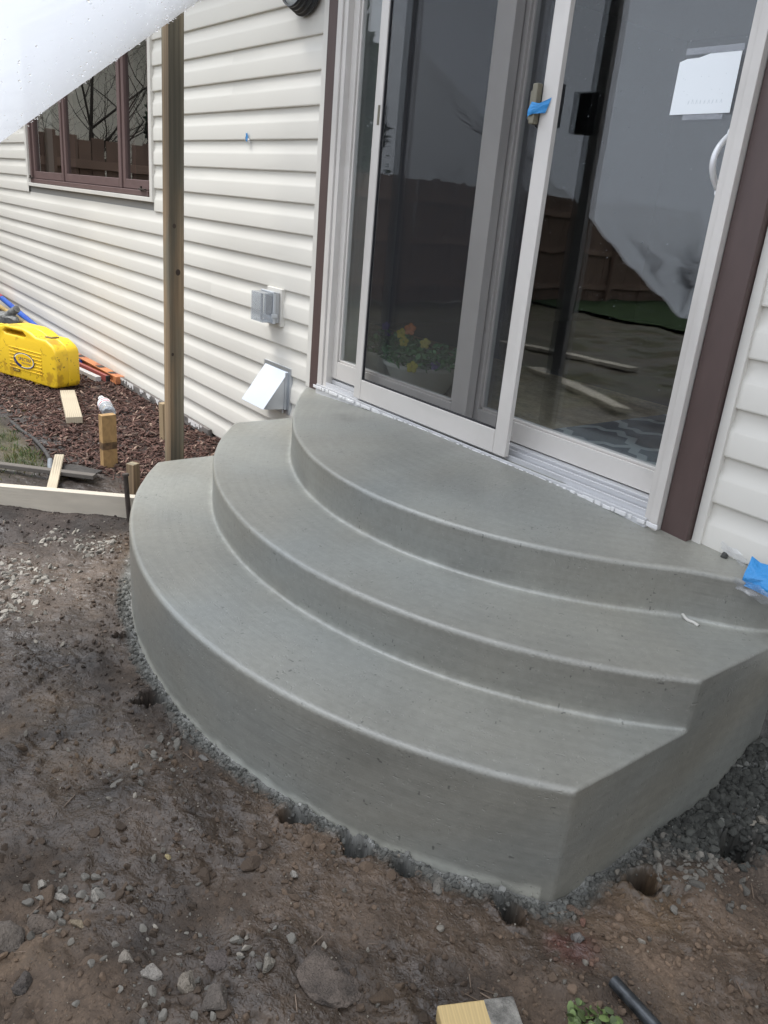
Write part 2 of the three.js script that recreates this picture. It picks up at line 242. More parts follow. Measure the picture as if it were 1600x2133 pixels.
// ---------------------------------------------------------------- the house wall
const house = thing('house', 'house wall clad in cream lap siding behind the concrete steps', 'house');
{
  const prof = [[0.131, -0.0108], [0.118, -0.0106], [0.106, -0.0101], [0.095, -0.0087], [0.084, -0.0061], [0.0745, -0.0029], [0.068, -0.0002], [0.0655, 0.0003], [0.005, 0.0003], [0.0012, -0.0008], [0, -0.003], [0, -0.0135]], c = 0.127;
  const cache = new Map();
  function board(w) {
    if (cache.has(w)) return cache.get(w);
    const pos = [], uv = [], idx = [], n = Math.max(1, Math.ceil(w / 0.6)); let v = 0;
    prof.forEach(([y, z], i) => { if (i) v += Math.hypot(y - prof[i - 1][0], z - prof[i - 1][1]); for (let k = 0; k <= n; k++) { pos.push(w * k / n, y, z); uv.push(w * k / n, v); } });
    for (let i = 0; i < prof.length - 1; i++) for (let k = 0; k < n; k++) { const a = i * (n + 1) + k, b = a + n + 1; idx.push(a, b, a + 1, a + 1, b, b + 1); }
    const g = new THREE.BufferGeometry(); g.setAttribute('position', new THREE.Float32BufferAttribute(pos, 3)); g.setAttribute('uv', new THREE.Float32BufferAttribute(uv, 2)); g.setIndex(idx);
    const r = toCreasedNormals(g, 0.22); cache.set(w, r); return r;
  }
  const put = (x0, x1, y, z) => { const o = mesh('siding_board', board(Math.round((x1 - x0) * 1000) / 1000), M.siding, house); o.position.set(x0, y, z); };
  const lay = (x0, x1, y, k) => { const j = [-0.75, -3.1, -1.35, -5.2, -0.95, -2.6, -6.4][((k >> 1) + 14) % 7]; if (x0 < j - 0.3 && x1 > j + 0.3) { put(x0, j, y, 0); put(j - 0.02, x1, y, 0.0013); } else put(x0, x1, y, 0); };
  for (let k = -6; k <= 14; k++) {
    const y = 1.955 - c * (k + 1) - 0.0 + 0, yb = y, top = yb + c; // butt of course k lies at 1.955 - 0.127 k
    const b = 1.955 - c * (k + 1);
    const inWin = b + c > 1.25 && b < 2.42, inDoor = b < 2.66;
    if (inWin) { lay(-11, -4.485, b, k); lay(-1.75, inDoor ? 0.045 : 6.5, b, k); } else lay(-11, inDoor ? 0.045 : 6.5, b, k);
    if (inDoor && b > 0.3) lay(2.06, 6.5, b, k);
  }
  // sheathing, with the door and window left open
  const W = (x0, y0, x1, y1) => bx(x0, y0, -0.2, x1, y1, -0.0145, 0.001);
  mesh('wall', merge([W(-11, 0.02, -4.43, 2.9), W(-4.43, 0.02, -1.8, 1.262), W(-4.43, 2.4, -1.8, 2.9), W(-1.8, 0.02, 0.11, 2.9), W(0.11, 2.62, 2.035, 2.9), W(2.035, 0.02, 6.5, 2.9), W(0.11, 0.02, 2.035, 0.5)]), M.wall, house);
  mesh('foundation_and_shadow', merge([bx(-11, -0.2, -0.22, 6.5, 0.055, -0.022, 0.004), bx(2.06, 0.0552, -0.0144, 6.5, 0.43, -0.004, 0.003)]), M.foundation_and_shadow, house);  // upper right panel is added dark grey in place of shadow beside the steps
  // channels round the openings
  const jv = (x0, x1, y0, y1) => merge([bx(x0, y0, -0.014, x1, y1, 0.009, 0.003)]);
  mesh('trim_channel', jv(0.035, 0.1, 0.545, 2.66), M.jtrim, house); mesh('trim_channel', jv(2.04, 2.068, 0.55, 2.66), M.jtrim, house); mesh('trim_channel', jv(0.035, 2.068, 2.662, 2.69), M.jtrim, house);
  // the eave and a plain roof
  mesh('soffit', bx(-11.3, 2.9, -0.2, 6.8, 2.94, 0.32, 0.004), M.jtrim, house);
  mesh('fascia', bx(-11.3, 2.88, 0.322, 6.8, 3.05, 0.345, 0.004), M.white, house);
  const rf = new THREE.BoxGeometry(18.2, 0.06, 4.6); rf.rotateX(0.42); rf.translate(-2.25, 3.98, -1.72);
  mesh('roof', planarUV(rf), std({ color: C(0.08, 0.075, 0.07), roughness: 0.95, map: rep(soilMap, 2, 2) }), house);
  // rooms behind the openings
  const R = (x0, z0, x1, z1, y0 = 0.5, y1 = 2.75) => merge([bx(x0 - 0.1, y0, z0 - 0.15, x0, y1 + 0.12, z1), bx(x1, y0, z0 - 0.15, x1 + 0.1, y1 + 0.12, z1), bx(x0 - 0.12, y0, z0 - 0.1, x1 + 0.12, y1 + 0.12, z0), bx(x0 - 0.12, y1, z0 - 0.12, x1 + 0.12, y1 + 0.1, z1)]);
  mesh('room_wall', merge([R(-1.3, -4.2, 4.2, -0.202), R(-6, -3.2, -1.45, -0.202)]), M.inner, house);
  mesh('carpet_floor', bx(-1.3, 0.5, -1.3, 4.2, 0.6, -0.135, 0.002), M.carpet, house); mesh('room_floor', bx(-1.3, 0.5, -4.2, 4.2, 0.594, -1.301, 0.002), M.dark, house);  // far floor coloured near black to paint in the unlit depth of the room
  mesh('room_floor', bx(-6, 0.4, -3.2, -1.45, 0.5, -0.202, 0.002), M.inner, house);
}

// ---------------------------------------------------------------- casement window
{
  const w = sub('window', house), y0 = 1.245, y1 = 2.42;
  mesh('window_trim', merge([bx(-4.485, y0 - 0.002, -0.014, -4.435, y1, 0.012, 0.003), bx(-1.79, y0 - 0.002, -0.014, -1.75, y1, 0.012, 0.003), bx(-4.434, y0 - 0.002, -0.014, -1.791, y0 + 0.024, 0.012, 0.003), bx(-4.434, y1 - 0.03, -0.014, -1.791, y1, 0.012, 0.003)]), M.jtrim, w);
  const F = (x0, x1, a, b, z0, z1) => bx(x0, a, z0, x1, b, z1, 0.004);
  const b0 = y0 + 0.026, t = y1 - 0.032;
  mesh('window_frame', merge([F(-4.432, -4.39, b0, t, -0.12, -0.004), F(-1.835, -1.793, b0, t, -0.12, -0.004), F(-4.388, -1.837, b0, b0 + 0.032, -0.12, 0.004), F(-4.388, -1.837, t - 0.035, t, -0.12, -0.004), F(-3.572, -3.54, b0 + 0.033, t - 0.036, -0.11, -0.012), F(-2.346, -2.314, b0 + 0.033, t - 0.036, -0.11, -0.012)]), M.brownWood, w);
  for (const [a, b] of [[-4.386, -3.574], [-3.538, -2.348], [-2.312, -1.839]]) {
    const s0 = b0 + 0.035, s1 = t - 0.038, k = 0.045;
    mesh('sash', merge([F(a, a + k, s0, s1, -0.06, -0.022), F(b - k, b, s0, s1, -0.06, -0.022), F(a + k + 0.001, b - k - 0.001, s0, s0 + 0.055, -0.06, -0.022), F(a + k + 0.001, b - k - 0.001, s1 - k, s1, -0.06, -0.022)]), M.brownWood, w);
    const g = new THREE.PlaneGeometry(b - a - 2 * k, s1 - s0 - 0.1); g.translate((a + b) / 2, (s0 + 0.055 + s1 - k) / 2, -0.04); mesh('pane', g, M.glassOld, w);
  }
  for (const x of [-4.34, -1.89]) mesh('sash_hinge', merge([bx(x - 0.06, b0 + 0.034, 0.005, x + 0.04, b0 + 0.042, 0.02, 0.002), cyl([x - 0.03, b0 + 0.03, 0.012], [x - 0.03, b0 + 0.055, 0.012], 0.007)].map((g) => planarUV(g))), M.rust, w);
}

// ---------------------------------------------------------------- sliding patio door
const B = (x0, x1, y0, y1, z0, z1, r = 0.002) => bx(x0, y0, z0, x1, y1, z1, r);
const pane = (x0, x1, y0, y1, z) => { const g = new THREE.PlaneGeometry(x1 - x0, y1 - y0); g.translate((x0 + x1) / 2, (y0 + y1) / 2, z); return g; };
{
  const d = sub('door_frame', house);
  mesh('brown_casing', B(0.101, 0.171, 0.553, 2.64, -0.014, 0.03, 0.003), M.brown, d);
  mesh('brown_casing', B(1.956, 2.038, 0.553, 2.64, -0.014, 0.03, 0.003), M.brown, d);
  mesh('jamb', merge([B(0.172, 0.205, 0.556, 2.64, -0.14, 0.035), B(0.206, 0.232, 0.556, 2.64, -0.14, 0.027)]), M.white, d);
  mesh('jamb', merge([B(1.928, 1.954, 0.556, 2.64, -0.14, 0.05), B(1.905, 1.927, 0.556, 2.64, -0.14, 0.04)]), M.white, d);
  mesh('head', B(0.233, 1.904, 2.58, 2.64, -0.14, 0.045), M.white, d);
  mesh('sill_track', merge([B(0.206, 1.926, 0.5, 0.588, -0.14, 0.062), B(0.206, 1.926, 0.5885, 0.596, 0.054, 0.06, 0.001), B(0.233, 1.904, 0.5885, 0.606, 0.022, 0.027, 0.001), B(0.233, 1.904, 0.5885, 0.6, 0.004, 0.021, 0.001), B(0.233, 1.904, 0.5885, 0.616, -0.012, -0.003, 0.001), B(0.233, 1.904, 0.5885, 0.624, -0.13, -0.02, 0.001)]), M.alu, d);
  const caulk = []; for (let x = 0.19; x < 1.96; x += 0.012 + 0.02 * rnd()) { const w = rr(0.008, 0.03), h = rr(0.001, 0.004), q = rr(0.002, 0.006); caulk.push(bx(x, 0.578, 0.0625, x + w, 0.588 + h, 0.0625 + q, 0.002)); }
  mesh('caulk', merge(caulk), std({ color: C(0.72, 0.71, 0.7), roughness: 0.5 }), d);

  const L = sub('door_panel', house); // the panel behind the screen
  mesh('stile', merge([B(0.17, 0.266, 0.626, 2.57, -0.034, 0), B(0.2665, 0.277, 0.706, 2.5, -0.03, -0.008)]), M.white, L);
  mesh('stile', merge([B(1.013, 1.093, 0.626, 2.57, -0.038, 0), B(1.0, 1.0125, 0.706, 2.5, -0.03, -0.008)]), M.white, L);
  mesh('rail', merge([B(0.267, 1.012, 0.626, 0.7, -0.034, -0.0005), B(0.278, 0.9995, 0.7005, 0.709, -0.03, -0.008)]), M.white, L);
  mesh('rail', B(0.267, 1.012, 2.49, 2.57, -0.034, -0.0005), M.white, L);
  mesh('pane', pane(0.276, 1.002, 0.706, 2.495, -0.014), M.glass, L); mesh('pane', pane(0.276, 1.002, 0.706, 2.495, -0.027), M.glass, L);

  const R = sub('door_panel', house);
  mesh('stile', merge([B(1.035, 1.107, 0.628, 2.57, -0.085, -0.046), B(1.1075, 1.117, 0.705, 2.5, -0.08, -0.055)]), M.white, R);
  mesh('stile', merge([B(1.866, 1.915, 0.628, 2.57, -0.085, -0.045), B(1.857, 1.8655, 0.705, 2.5, -0.08, -0.052)]), M.white, R);
  mesh('rail', merge([B(1.1075, 1.8655, 0.628, 0.697, -0.084, -0.0455), B(1.118, 1.8565, 0.6975, 0.706, -0.08, -0.053)]), M.white, R);
  mesh('rail', B(1.1075, 1.8655, 2.49, 2.57, -0.084, -0.0455), M.white, R);
  mesh('pane', pane(1.116, 1.858, 0.704, 2.495, -0.062), M.glass, R); mesh('pane', pane(1.116, 1.858, 0.704, 2.495, -0.075), M.glass, R);
  { // rain specks on the outer pane
    const l = []; seed = 61; for (let i = 0; i < 1100; i++) { const s = 0.0003 + 0.0006 * rnd() ** 3; l.push({ p: [rr(1.12, 1.855), 0.72 + 1.7 * Math.sqrt(rnd()), -0.0612], r: [0, 0, rr(0.4, 1.1)], s: [s * rr(1, 3.2), s, s * 0.5] }); }
    copies('rain_speck', new THREE.IcosahedronGeometry(1, 1), std({ color: C(0.3, 0.33, 0.37), roughness: 0.3 }), l, R);
  }
  { // bow pull
    const h = [], y0 = 1.445, y1 = 1.582, x = 1.868, n = 18, pts = [];
    for (let i = 0; i <= n; i++) { const t = i / n; pts.push([x, lerp(y0, y1, t), -0.043 + 0.062 * Math.pow(Math.sin(Math.PI * t), 0.75)]); }
    const g = tube(pts, 0.0075, 40, 10); g.scale(1, 1, 1); h.push(planarUV(g));
    for (const y of [y0, y1]) { h.push(planarUV(cyl([x, y, -0.0455], [x, y, -0.034], 0.014, 0.0125, 20)), planarUV(cyl([x, y, -0.034], [x, y, -0.031], 0.009, 0.0085, 16))); }
    mesh('door_handle', merge(h), std({ color: C(0.8, 0.8, 0.81), roughness: 0.3, metalness: 0.15 }), R);
  }
  const S = sub('screen_door', house);
  const sz0 = 0.03, sz1 = 0.05;
  mesh('stile', B(0.474, 0.519, 0.6, 2.57, sz0, sz1, 0.003), M.white, S); mesh('stile', B(1.296, 1.354, 0.6, 2.57, sz0, sz1, 0.003), M.white, S);
  mesh('rail', B(0.5195, 1.2955, 0.6, 0.68, sz0, sz1 - 0.0005, 0.003), M.white, S); mesh('rail', B(0.5195, 1.2955, 2.5, 2.57, sz0, sz1 - 0.0005, 0.003), M.white, S);
  mesh('gasket', merge([B(0.5195, 0.524, 0.681, 2.499, sz0 + 0.006, sz1 - 0.004, 0.001), B(1.291, 1.2955, 0.681, 2.499, sz0 + 0.006, sz1 - 0.004, 0.001), B(0.5245, 1.2905, 0.6805, 0.685, sz0 + 0.006, sz1 - 0.004, 0.001)]), M.dark, S);
  mesh('insect_screen', pane(0.522, 1.293, 0.683, 2.498, 0.041), M.screen, S);
  const brass = std({ color: C(0.19, 0.175, 0.13), roughness: 0.45, metalness: 0.5 });
  mesh('screen_handle', merge([bx(1.277, 1.598, 0.0505, 1.297, 1.705, 0.074, 0.004), bx(1.2505, 1.612, 0.044, 1.2765, 1.69, 0.051, 0.002), bx(1.256, 1.625, 0.0515, 1.27, 1.678, 0.054, 0.001)]), brass, S);
  mesh('screen_latch', merge([bx(1.262, 1.595, -0.004, 1.335, 1.71, 0.0295, 0.004)]), M.dark, S);
  mesh('catch_plate', bx(0.5, 1.612, 0.0505, 0.5115, 1.677, 0.0525, 0.0008), brass, S);
}

// ---------------------------------------------------------------- the concrete steps
{
  const smin = (a, b, k) => { const h = Math.max(0, k - Math.abs(a - b)) / k; return Math.min(a, b) - h * h * k / 4; };
  const rmax = (a, b, r) => { const u = Math.max(r + a, 0), v = Math.max(r + b, 0); return Math.min(-r, Math.max(a, b)) + Math.hypot(u, v); };
  const sdf = (x, y, z, plain) => {
    const a = x - SC[0], b = z - SC[1], r = Math.hypot(a, b), t = clamp(Math.atan2(a, b), -1.25, 1.12); let d = 9;
    const wv = plain ? 0 : 0.003 * (fbm3(x * 5, y * 5, z * 5, 2) - 0.5), ew = plain ? 0 : 0.004 * (fbm3(x * 11, 3, z * 11, 2) - 0.5);
    for (let k = 0; k < 3; k++) {
      const s = rmax(r - RAD[k](t) + wv * 1.5, y - TOPS[k] - (k === 2 ? 0.034 * sm(0.01, 0.5, RAD[2](t) - r) : 0) + wv * 0.7, 0.0135 + ew * 0.7);
      d = k ? smin(d, s, 0.011 + ew * 1.2) : s;
    }
    return Math.max(rmax(d, Math.max(x - XR + ew * 0.8, XL - x), 0.0045), -0.02 - z);
  };
  const h = 0.0085, lo = [0.06, -0.11, -0.035], n = [Math.ceil(2.33 / h), Math.ceil(0.74 / h), Math.ceil(1.28 / h)], [NX, NY, NZ] = n.map((v) => v + 1);
  const F = new Float32Array(NX * NY * NZ);
  for (let k = 0, o = 0; k < NZ; k++) for (let j = 0; j < NY; j++) for (let i = 0; i < NX; i++, o++) {
    const x = lo[0] + i * h, y = lo[1] + j * h, z = lo[2] + k * h, a = x - SC[0], b = z - SC[1], r = Math.hypot(a, b);
    if (r > 2.0) { F[o] = 1; continue; }
    if (y > 0.622) { F[o] = 1; continue; }
    F[o] = sdf(x, y, z, true); if (Math.abs(F[o]) < 0.025) F[o] = sdf(x, y, z);
  }
  const vid = new Int32Array(NX * NY * NZ).fill(-1), V = [];
  const at = (i, j, k) => (k * NY + j) * NX + i;
  for (let k = 0; k < NZ - 1; k++) for (let j = 0; j < NY - 1; j++) for (let i = 0; i < NX - 1; i++) {
    let m = 0; const f = []; for (let c = 0; c < 8; c++) { const v = F[at(i + (c & 1), j + ((c >> 1) & 1), k + (c >> 2))]; f.push(v); if (v < 0) m |= 1 << c; }
    if (m === 0 || m === 255) continue;
    let sx = 0, sy = 0, sz = 0, q = 0;
    for (let c = 0; c < 8; c++) for (const e of [1, 2, 4]) if (!(c & e)) { const c2 = c | e; if ((f[c] < 0) !== (f[c2] < 0)) { const t = f[c] / (f[c] - f[c2]); sx += (c & 1) + (e === 1 ? t : 0); sy += ((c >> 1) & 1) + (e === 2 ? t : 0); sz += (c >> 2) + (e === 4 ? t : 0); q++; } }
    vid[at(i, j, k)] = V.length / 3; V.push(lo[0] + (i + sx / q) * h, lo[1] + (j + sy / q) * h, lo[2] + (k + sz / q) * h);
  }
  const nv = V.length / 3, N = new Float32Array(nv * 3), K = new Float32Array(nv * 3), e = 0.0025;
  for (let i = 0; i < nv; i++) {
    let x = V[i * 3], y = V[i * 3 + 1], z = V[i * 3 + 2], gx, gy, gz;
    for (let s = 0; s < 3; s++) { const d = sdf(x, y, z); gx = (sdf(x + e, y, z) - sdf(x - e, y, z)) / (2 * e); gy = (sdf(x, y + e, z) - sdf(x, y - e, z)) / (2 * e); gz = (sdf(x, y, z + e) - sdf(x, y, z - e)) / (2 * e); const l = gx * gx + gy * gy + gz * gz + 1e-6; if (s < 2) { const q = clamp(d / l, -0.004, 0.004); x -= gx * q; y -= gy * q; z -= gz * q; } }
    const l = Math.hypot(gx, gy, gz) || 1; V[i * 3] = x; V[i * 3 + 1] = y; V[i * 3 + 2] = z; N.set([gx / l, gy / l, gz / l], i * 3);
    // tone: damp mottling, lighter on upward-slanting edges and in the creases
    const up = gy / l, w = 0.02, cave = (sdf(x + gx / l * w, y + gy / l * w, z + gz / l * w) - w), slopeMask = sm(0.25, 0.6, up) * sm(0.95, 0.7, up);
    let t = 0.93 + 0.24 * (fbm(x * 2.3 + 4, z * 2.3 + y * 3, 4, 51) - 0.5) - 0.16 * sm(0.52, 0.66, fbm(x * 1.5, z * 1.5 + y * 2, 4, 58)) * (up > 0.5 ? 0.6 : 1);
    if (y > 0.54) for (const [mx, mz, mr] of [[0.66, 0.21, 0.045], [0.6, 0.19, 0.03], [1.47, 0.33, 0.1]]) { const q = Math.hypot(x - mx, (z - mz) * 1.4) / mr; t *= 1 - 0.2 * Math.exp(-q * q) * (0.5 + fbm(x * 16, z * 16, 3, 59)); }
    const crease = sm(-0.0015, -0.007, cave), ed = slopeMask * (0.55 + 0.8 * fbm(x * 25, z * 25 + y * 9, 3, 53));
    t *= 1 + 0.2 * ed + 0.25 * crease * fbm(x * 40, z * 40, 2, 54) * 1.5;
    if (y < 0.05 && up < 0.5 && x < 2.33) t *= 1 + 0.75 * sm(0.03, 0.012, y + 0.03 * (fbm(x * 18, z * 18, 3, 55) - 0.5));
    const warm = fbm(x * 3, y * 6 + z * 3, 3, 56) - 0.5;
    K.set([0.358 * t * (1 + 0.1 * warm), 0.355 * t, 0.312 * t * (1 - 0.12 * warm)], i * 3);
  }
  // sort the faces into treads, risers and the side, each with its own uv so that the brush strokes follow the curve
  const bins = {};
  const face = (a, b, c) => {
    const cx = (V[a * 3] + V[b * 3] + V[c * 3]) / 3, cy = (V[a * 3 + 1] + V[b * 3 + 1] + V[c * 3 + 1]) / 3, ny = N[a * 3 + 1] + N[b * 3 + 1] + N[c * 3 + 1], nxx = (N[a * 3] + N[b * 3] + N[c * 3]) / 3;
    const cz = (V[a * 3 + 2] + V[b * 3 + 2] + V[c * 3 + 2]) / 3; if (cz < -0.021) return;
    const lv = cy < 0.292 ? 0 : cy < 0.426 ? 1 : 2;
    const sideways = Math.abs(nxx) > 0.8 && (cx > XR - 0.02 || cx < XL + 0.02);
    const kind = ny > 1.7 ? 'tread_' + lv : sideways ? 'side' + (cx > 1 ? 'a' : 'b') : 'riser_' + (cy < 0.275 ? 0 : cy < 0.41 ? 1 : 2);
    (bins[kind] ??= []).push(a, b, c);
  };
  const quad = (a, b, c, d, flip) => { if (a < 0 || b < 0 || c < 0 || d < 0) return; if (flip) { face(a, c, b); face(a, d, c); } else { face(a, b, c); face(a, c, d); } };
  for (let k = 1; k < NZ - 1; k++) for (let j = 1; j < NY - 1; j++) for (let i = 1; i < NX - 1; i++) {
    const f = F[at(i, j, k)] < 0;
    if (f !== F[at(i + 1, j, k)] < 0) quad(vid[at(i, j - 1, k - 1)], vid[at(i, j, k - 1)], vid[at(i, j, k)], vid[at(i, j - 1, k)], !f);
    if (f !== F[at(i, j + 1, k)] < 0) quad(vid[at(i - 1, j, k - 1)], vid[at(i - 1, j, k)], vid[at(i, j, k)], vid[at(i, j, k - 1)], !f);
    if (f !== F[at(i, j, k + 1)] < 0) quad(vid[at(i - 1, j - 1, k)], vid[at(i, j - 1, k)], vid[at(i, j, k)], vid[at(i - 1, j, k)], !f);
  }
  const st = thing('concrete_steps', 'fresh grey concrete steps with three curved treads in front of the glass door', 'steps');
  for (const key of Object.keys(bins).sort()) {
    const id = bins[key], n3 = id.length, P = new Float32Array(n3 * 3), Q = new Float32Array(n3 * 3), K3 = new Float32Array(n3 * 3), U = new Float32Array(n3 * 2), kind = key.split('_')[0];
    for (let i = 0; i < n3; i++) {
      const v = id[i], x = V[v * 3], y = V[v * 3 + 1], z = V[v * 3 + 2], a = x - SC[0], b = z - SC[1], r = Math.hypot(a, b), s = Math.atan2(a, b) * 1.5;
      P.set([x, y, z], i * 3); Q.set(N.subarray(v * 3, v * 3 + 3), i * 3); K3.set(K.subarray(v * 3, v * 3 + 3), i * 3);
      U.set(kind === 'tread' ? [s, r] : kind === 'riser' ? [s + 0.31, y * 1.0 + 0.17] : [z + 0.6, y + 0.4], i * 2);
    }
    const g = new THREE.BufferGeometry(); g.setAttribute('position', new THREE.BufferAttribute(P, 3)); g.setAttribute('normal', new THREE.BufferAttribute(Q, 3)); g.setAttribute('color', new THREE.BufferAttribute(K3, 3)); g.setAttribute('uv', new THREE.BufferAttribute(U, 2));
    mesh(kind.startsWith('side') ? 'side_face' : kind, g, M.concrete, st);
  }
}

// ---------------------------------------------------------------- plastic canopy over the steps
{
  const L = (a, b, t) => a.map((v, i) => lerp(v, b[i], t));
  const A0 = [-0.15, 2.32, 0.03], A1 = [4.9, 2.66, 0.03], B0 = [0.48, 0.9, 2.0], B1 = [5.0, 2.0, 2.95];
  const hem = (u) => { const p = L(B0, B1, u); p[1] -= 0.28 * Math.sin(Math.PI * u) * (1 - u); p[2] += 0.45 * Math.sin(Math.PI * u); return p; };
  const nu = 170, nv = 120, pos = [], uv = [], idx = [];
  for (let j = 0; j <= nv; j++) for (let i = 0; i <= nu; i++) {
    const u = i / nu, v = j / nv, top = L(A0, A1, u), bot = hem(u), lf = L(A0, B0, v), rt = L(A1, B1, v);
    const p = [0, 1, 2].map((k) => lerp(top[k], bot[k], v) + lerp(lf[k], rt[k], u) - lerp(lerp(A0[k], A1[k], u), lerp(B0[k], B1[k], u), v));
    const inn = Math.min(1, u * 5) ** 2, ang = Math.atan2(1 - v, u * 2.2), rad = Math.hypot(1 - v, u * 2.2);
    const wr = Math.max(sm(0.35, 0.6, u), sm(0.68, 0.84, v) * Math.min(1, u * 25)); p[1] += -0.1 * sm(0.2, 0.6, u) * Math.sin(Math.PI * u) * Math.sin(Math.PI * v) + wr * (0.022 * Math.exp(-rad * 2.2) * Math.sin(ang * 30 + 3 * fbm(u * 6, v * 6, 2, 62)) * Math.min(1, rad * 6) + 0.035 * (fbm(u * 7, v * 3, 4, 60) - 0.5) + 0.012 * Math.sin(u * 70 + 9 * fbm(u * 4, v * 3, 3, 61)) * v);
    pos.push(...p); uv.push(u, v);
  }
  for (let j = 0; j < nv; j++) for (let i = 0; i < nu; i++) { const a = j * (nu + 1) + i, b = a + nu + 1; idx.push(a, b, a + 1, a + 1, b, b + 1); }
  const g = new THREE.BufferGeometry(); g.setAttribute('position', new THREE.Float32BufferAttribute(pos, 3)); g.setAttribute('uv', new THREE.Float32BufferAttribute(uv, 2)); g.setIndex(idx); g.computeVertexNormals();
  const foldShade = tex(1024, (u, v) => { // pleat shading painted into the colour where the sheet is gathered
    const ang = Math.atan2(1 - v, u * 2.2), rad = Math.hypot(1 - v, u * 2.2), w = Math.max(sm(0.35, 0.6, u), sm(0.66, 0.85, v)), n = fbm(u * 8, v * 8, 4, 66);
    const pl = fbm(ang * 16 + n * 1.2, rad * 1.5, 4, 67), fl = fbm(u * 60 + n * 5, v * 5 + n * 2, 4, 68);
    return 1 - w * (0.42 * sm(0.4, 0.72, pl) * Math.exp(-rad * 1.1) + 0.4 * sm(0.45, 0.75, fl) + 0.25 * (n - 0.4)) - 0.04 * n;
  });
  const crinkle = tex(512, (u, v) => fbm(u * 9, v * 9, 5, 63, 9));
  const t = thing('plastic_canopy', 'translucent white plastic sheet beaded with rain sloping down from the wall', 'plastic sheet');
  mesh('sheet', g, new THREE.MeshPhysicalMaterial({ color: C(0.64, 0.67, 0.725), map: foldShade, roughness: 0.85, transmission: 1, thickness: 0, ior: 1.5, side: THREE.DoubleSide, bumpMap: rep(crinkle, 5, 3), bumpScale: 0.0006 }), t);
  const drops = [];
  for (let n = 0; n < 3800; n++) {
    const i = Math.floor(rnd() ** 1.3 * nu * 0.75), j = Math.floor(rnd() * nv), o = (j * (nu + 1) + i) * 3, q = rnd(), s = 0.0009 + 0.0021 * q * q * q;
    drops.push({ p: [pos[o] + rr(-0.012, 0.012), pos[o + 1] - 0.0022 , pos[o + 2] + rr(-0.008, 0.008)], r: [0, rnd() * 6, 0], s: [s * rr(1, 1.7), s * 0.8, s] });
  }
  copies('water_drop', new THREE.IcosahedronGeometry(1, 2), new THREE.MeshPhysicalMaterial({ color: C(1, 1, 1), roughness: 0.02, transmission: 1, thickness: 0.01, ior: 1.33 }), drops, t);
}

// ---------------------------------------------------------------- garden beyond, seen in the glass
function fence(name, label, A, Bp, h, tone) {
  const t = thing(name, label, 'fence', [A[0], 0, A[1]]), dx = Bp[0] - A[0], dz = Bp[1] - A[1], len = Math.hypot(dx, dz); t.rotation.y = Math.atan2(-dz, dx);
  const mat = std({ color: C(...tone), roughness: 0.95, map: rep(grain, 1, 7) }), gs = [0, 1, 2, 3].map((k) => bx(-0.068, 0.03, -0.011, 0.068, h + [0, 0.012, -0.01, 0.02][k], 0.011, 0.004, 'y', k * 0.3));
  for (let i = 0, n = Math.floor(len / 0.145); i < n; i++) { const o = mesh('plank', gs[i % 4], mat, t); o.position.set(0.07 + i * 0.145, rr(-0.01, 0.01), rr(-0.003, 0.003)); o.rotation.z = rr(-0.006, 0.006); }
  for (const y of [0.25, h * 0.5, h - 0.3]) mesh('fence_rail', bx(0, y, 0.0125, len, y + 0.088, 0.05, 0.004), std({ color: C(...tone.map((v) => v * 1.3)), roughness: 0.95, map: rep(grain, 1, 7) }), t);
  for (let x = 0.3; x < len; x += 2.4) mesh('fence_post', bx(x, 0, 0.051, x + 0.09, h + 0.05, 0.14, 0.006, 'y'), mat, t);
  return t;
}
fence('board_fence', 'weathered brown board fence along the side of the garden, reflected in the window', [-6.5, 13], [-6.5, 0.25], 1.74, [0.3, 0.2, 0.15]);
fence('board_fence', 'reddish brown board fence across the end of the lawn, reflected in the door', [7, 13.2], [-6.4, 13.2], 1.8, [0.24, 0.11, 0.08]);
{ const o = solo('loose_plank', bx(-0.075, 0, -0.012, 0.075, 1.75, 0.012, 0.004), std({ color: C(0.4, 0.34, 0.28), roughness: 0.95, map: rep(grain, 1, 7) }), 'grey plank leaning at a slant against the board fence', 'plank'); o.position.set(-6.36, 0.01, 0.72); o.rotation.set(-0.12, Math.PI / 2, 0.0); o.rotation.order = 'YXZ'; o.rotation.z = 0.14; }
{ // neighbouring house
  const t = thing('neighbour_house', 'pale lap sided house standing beyond the side fence', 'house', [-12.5, 0, -3]);
  const m = std({ color: C(0.7, 0.66, 0.55), roughness: 0.7 }), g = bx(0, 0, 0, 0.03, 0.215, 9, 0.004); g.rotateZ(-0.06);
  for (let k = 0; k < 20; k++) { const o = mesh('siding_board', g, m, t); o.position.set(0, k * 0.205, 0); }
  mesh('wall', bx(-5, 0, 0.01, -0.012, 4.1, 8.99, 0.01), m, t);
  const rf = new THREE.BoxGeometry(6.4, 0.12, 9.8); rf.translate(-2.5, 4.25, 4.5); mesh('roof', planarUV(rf), M.rubber, t);
}
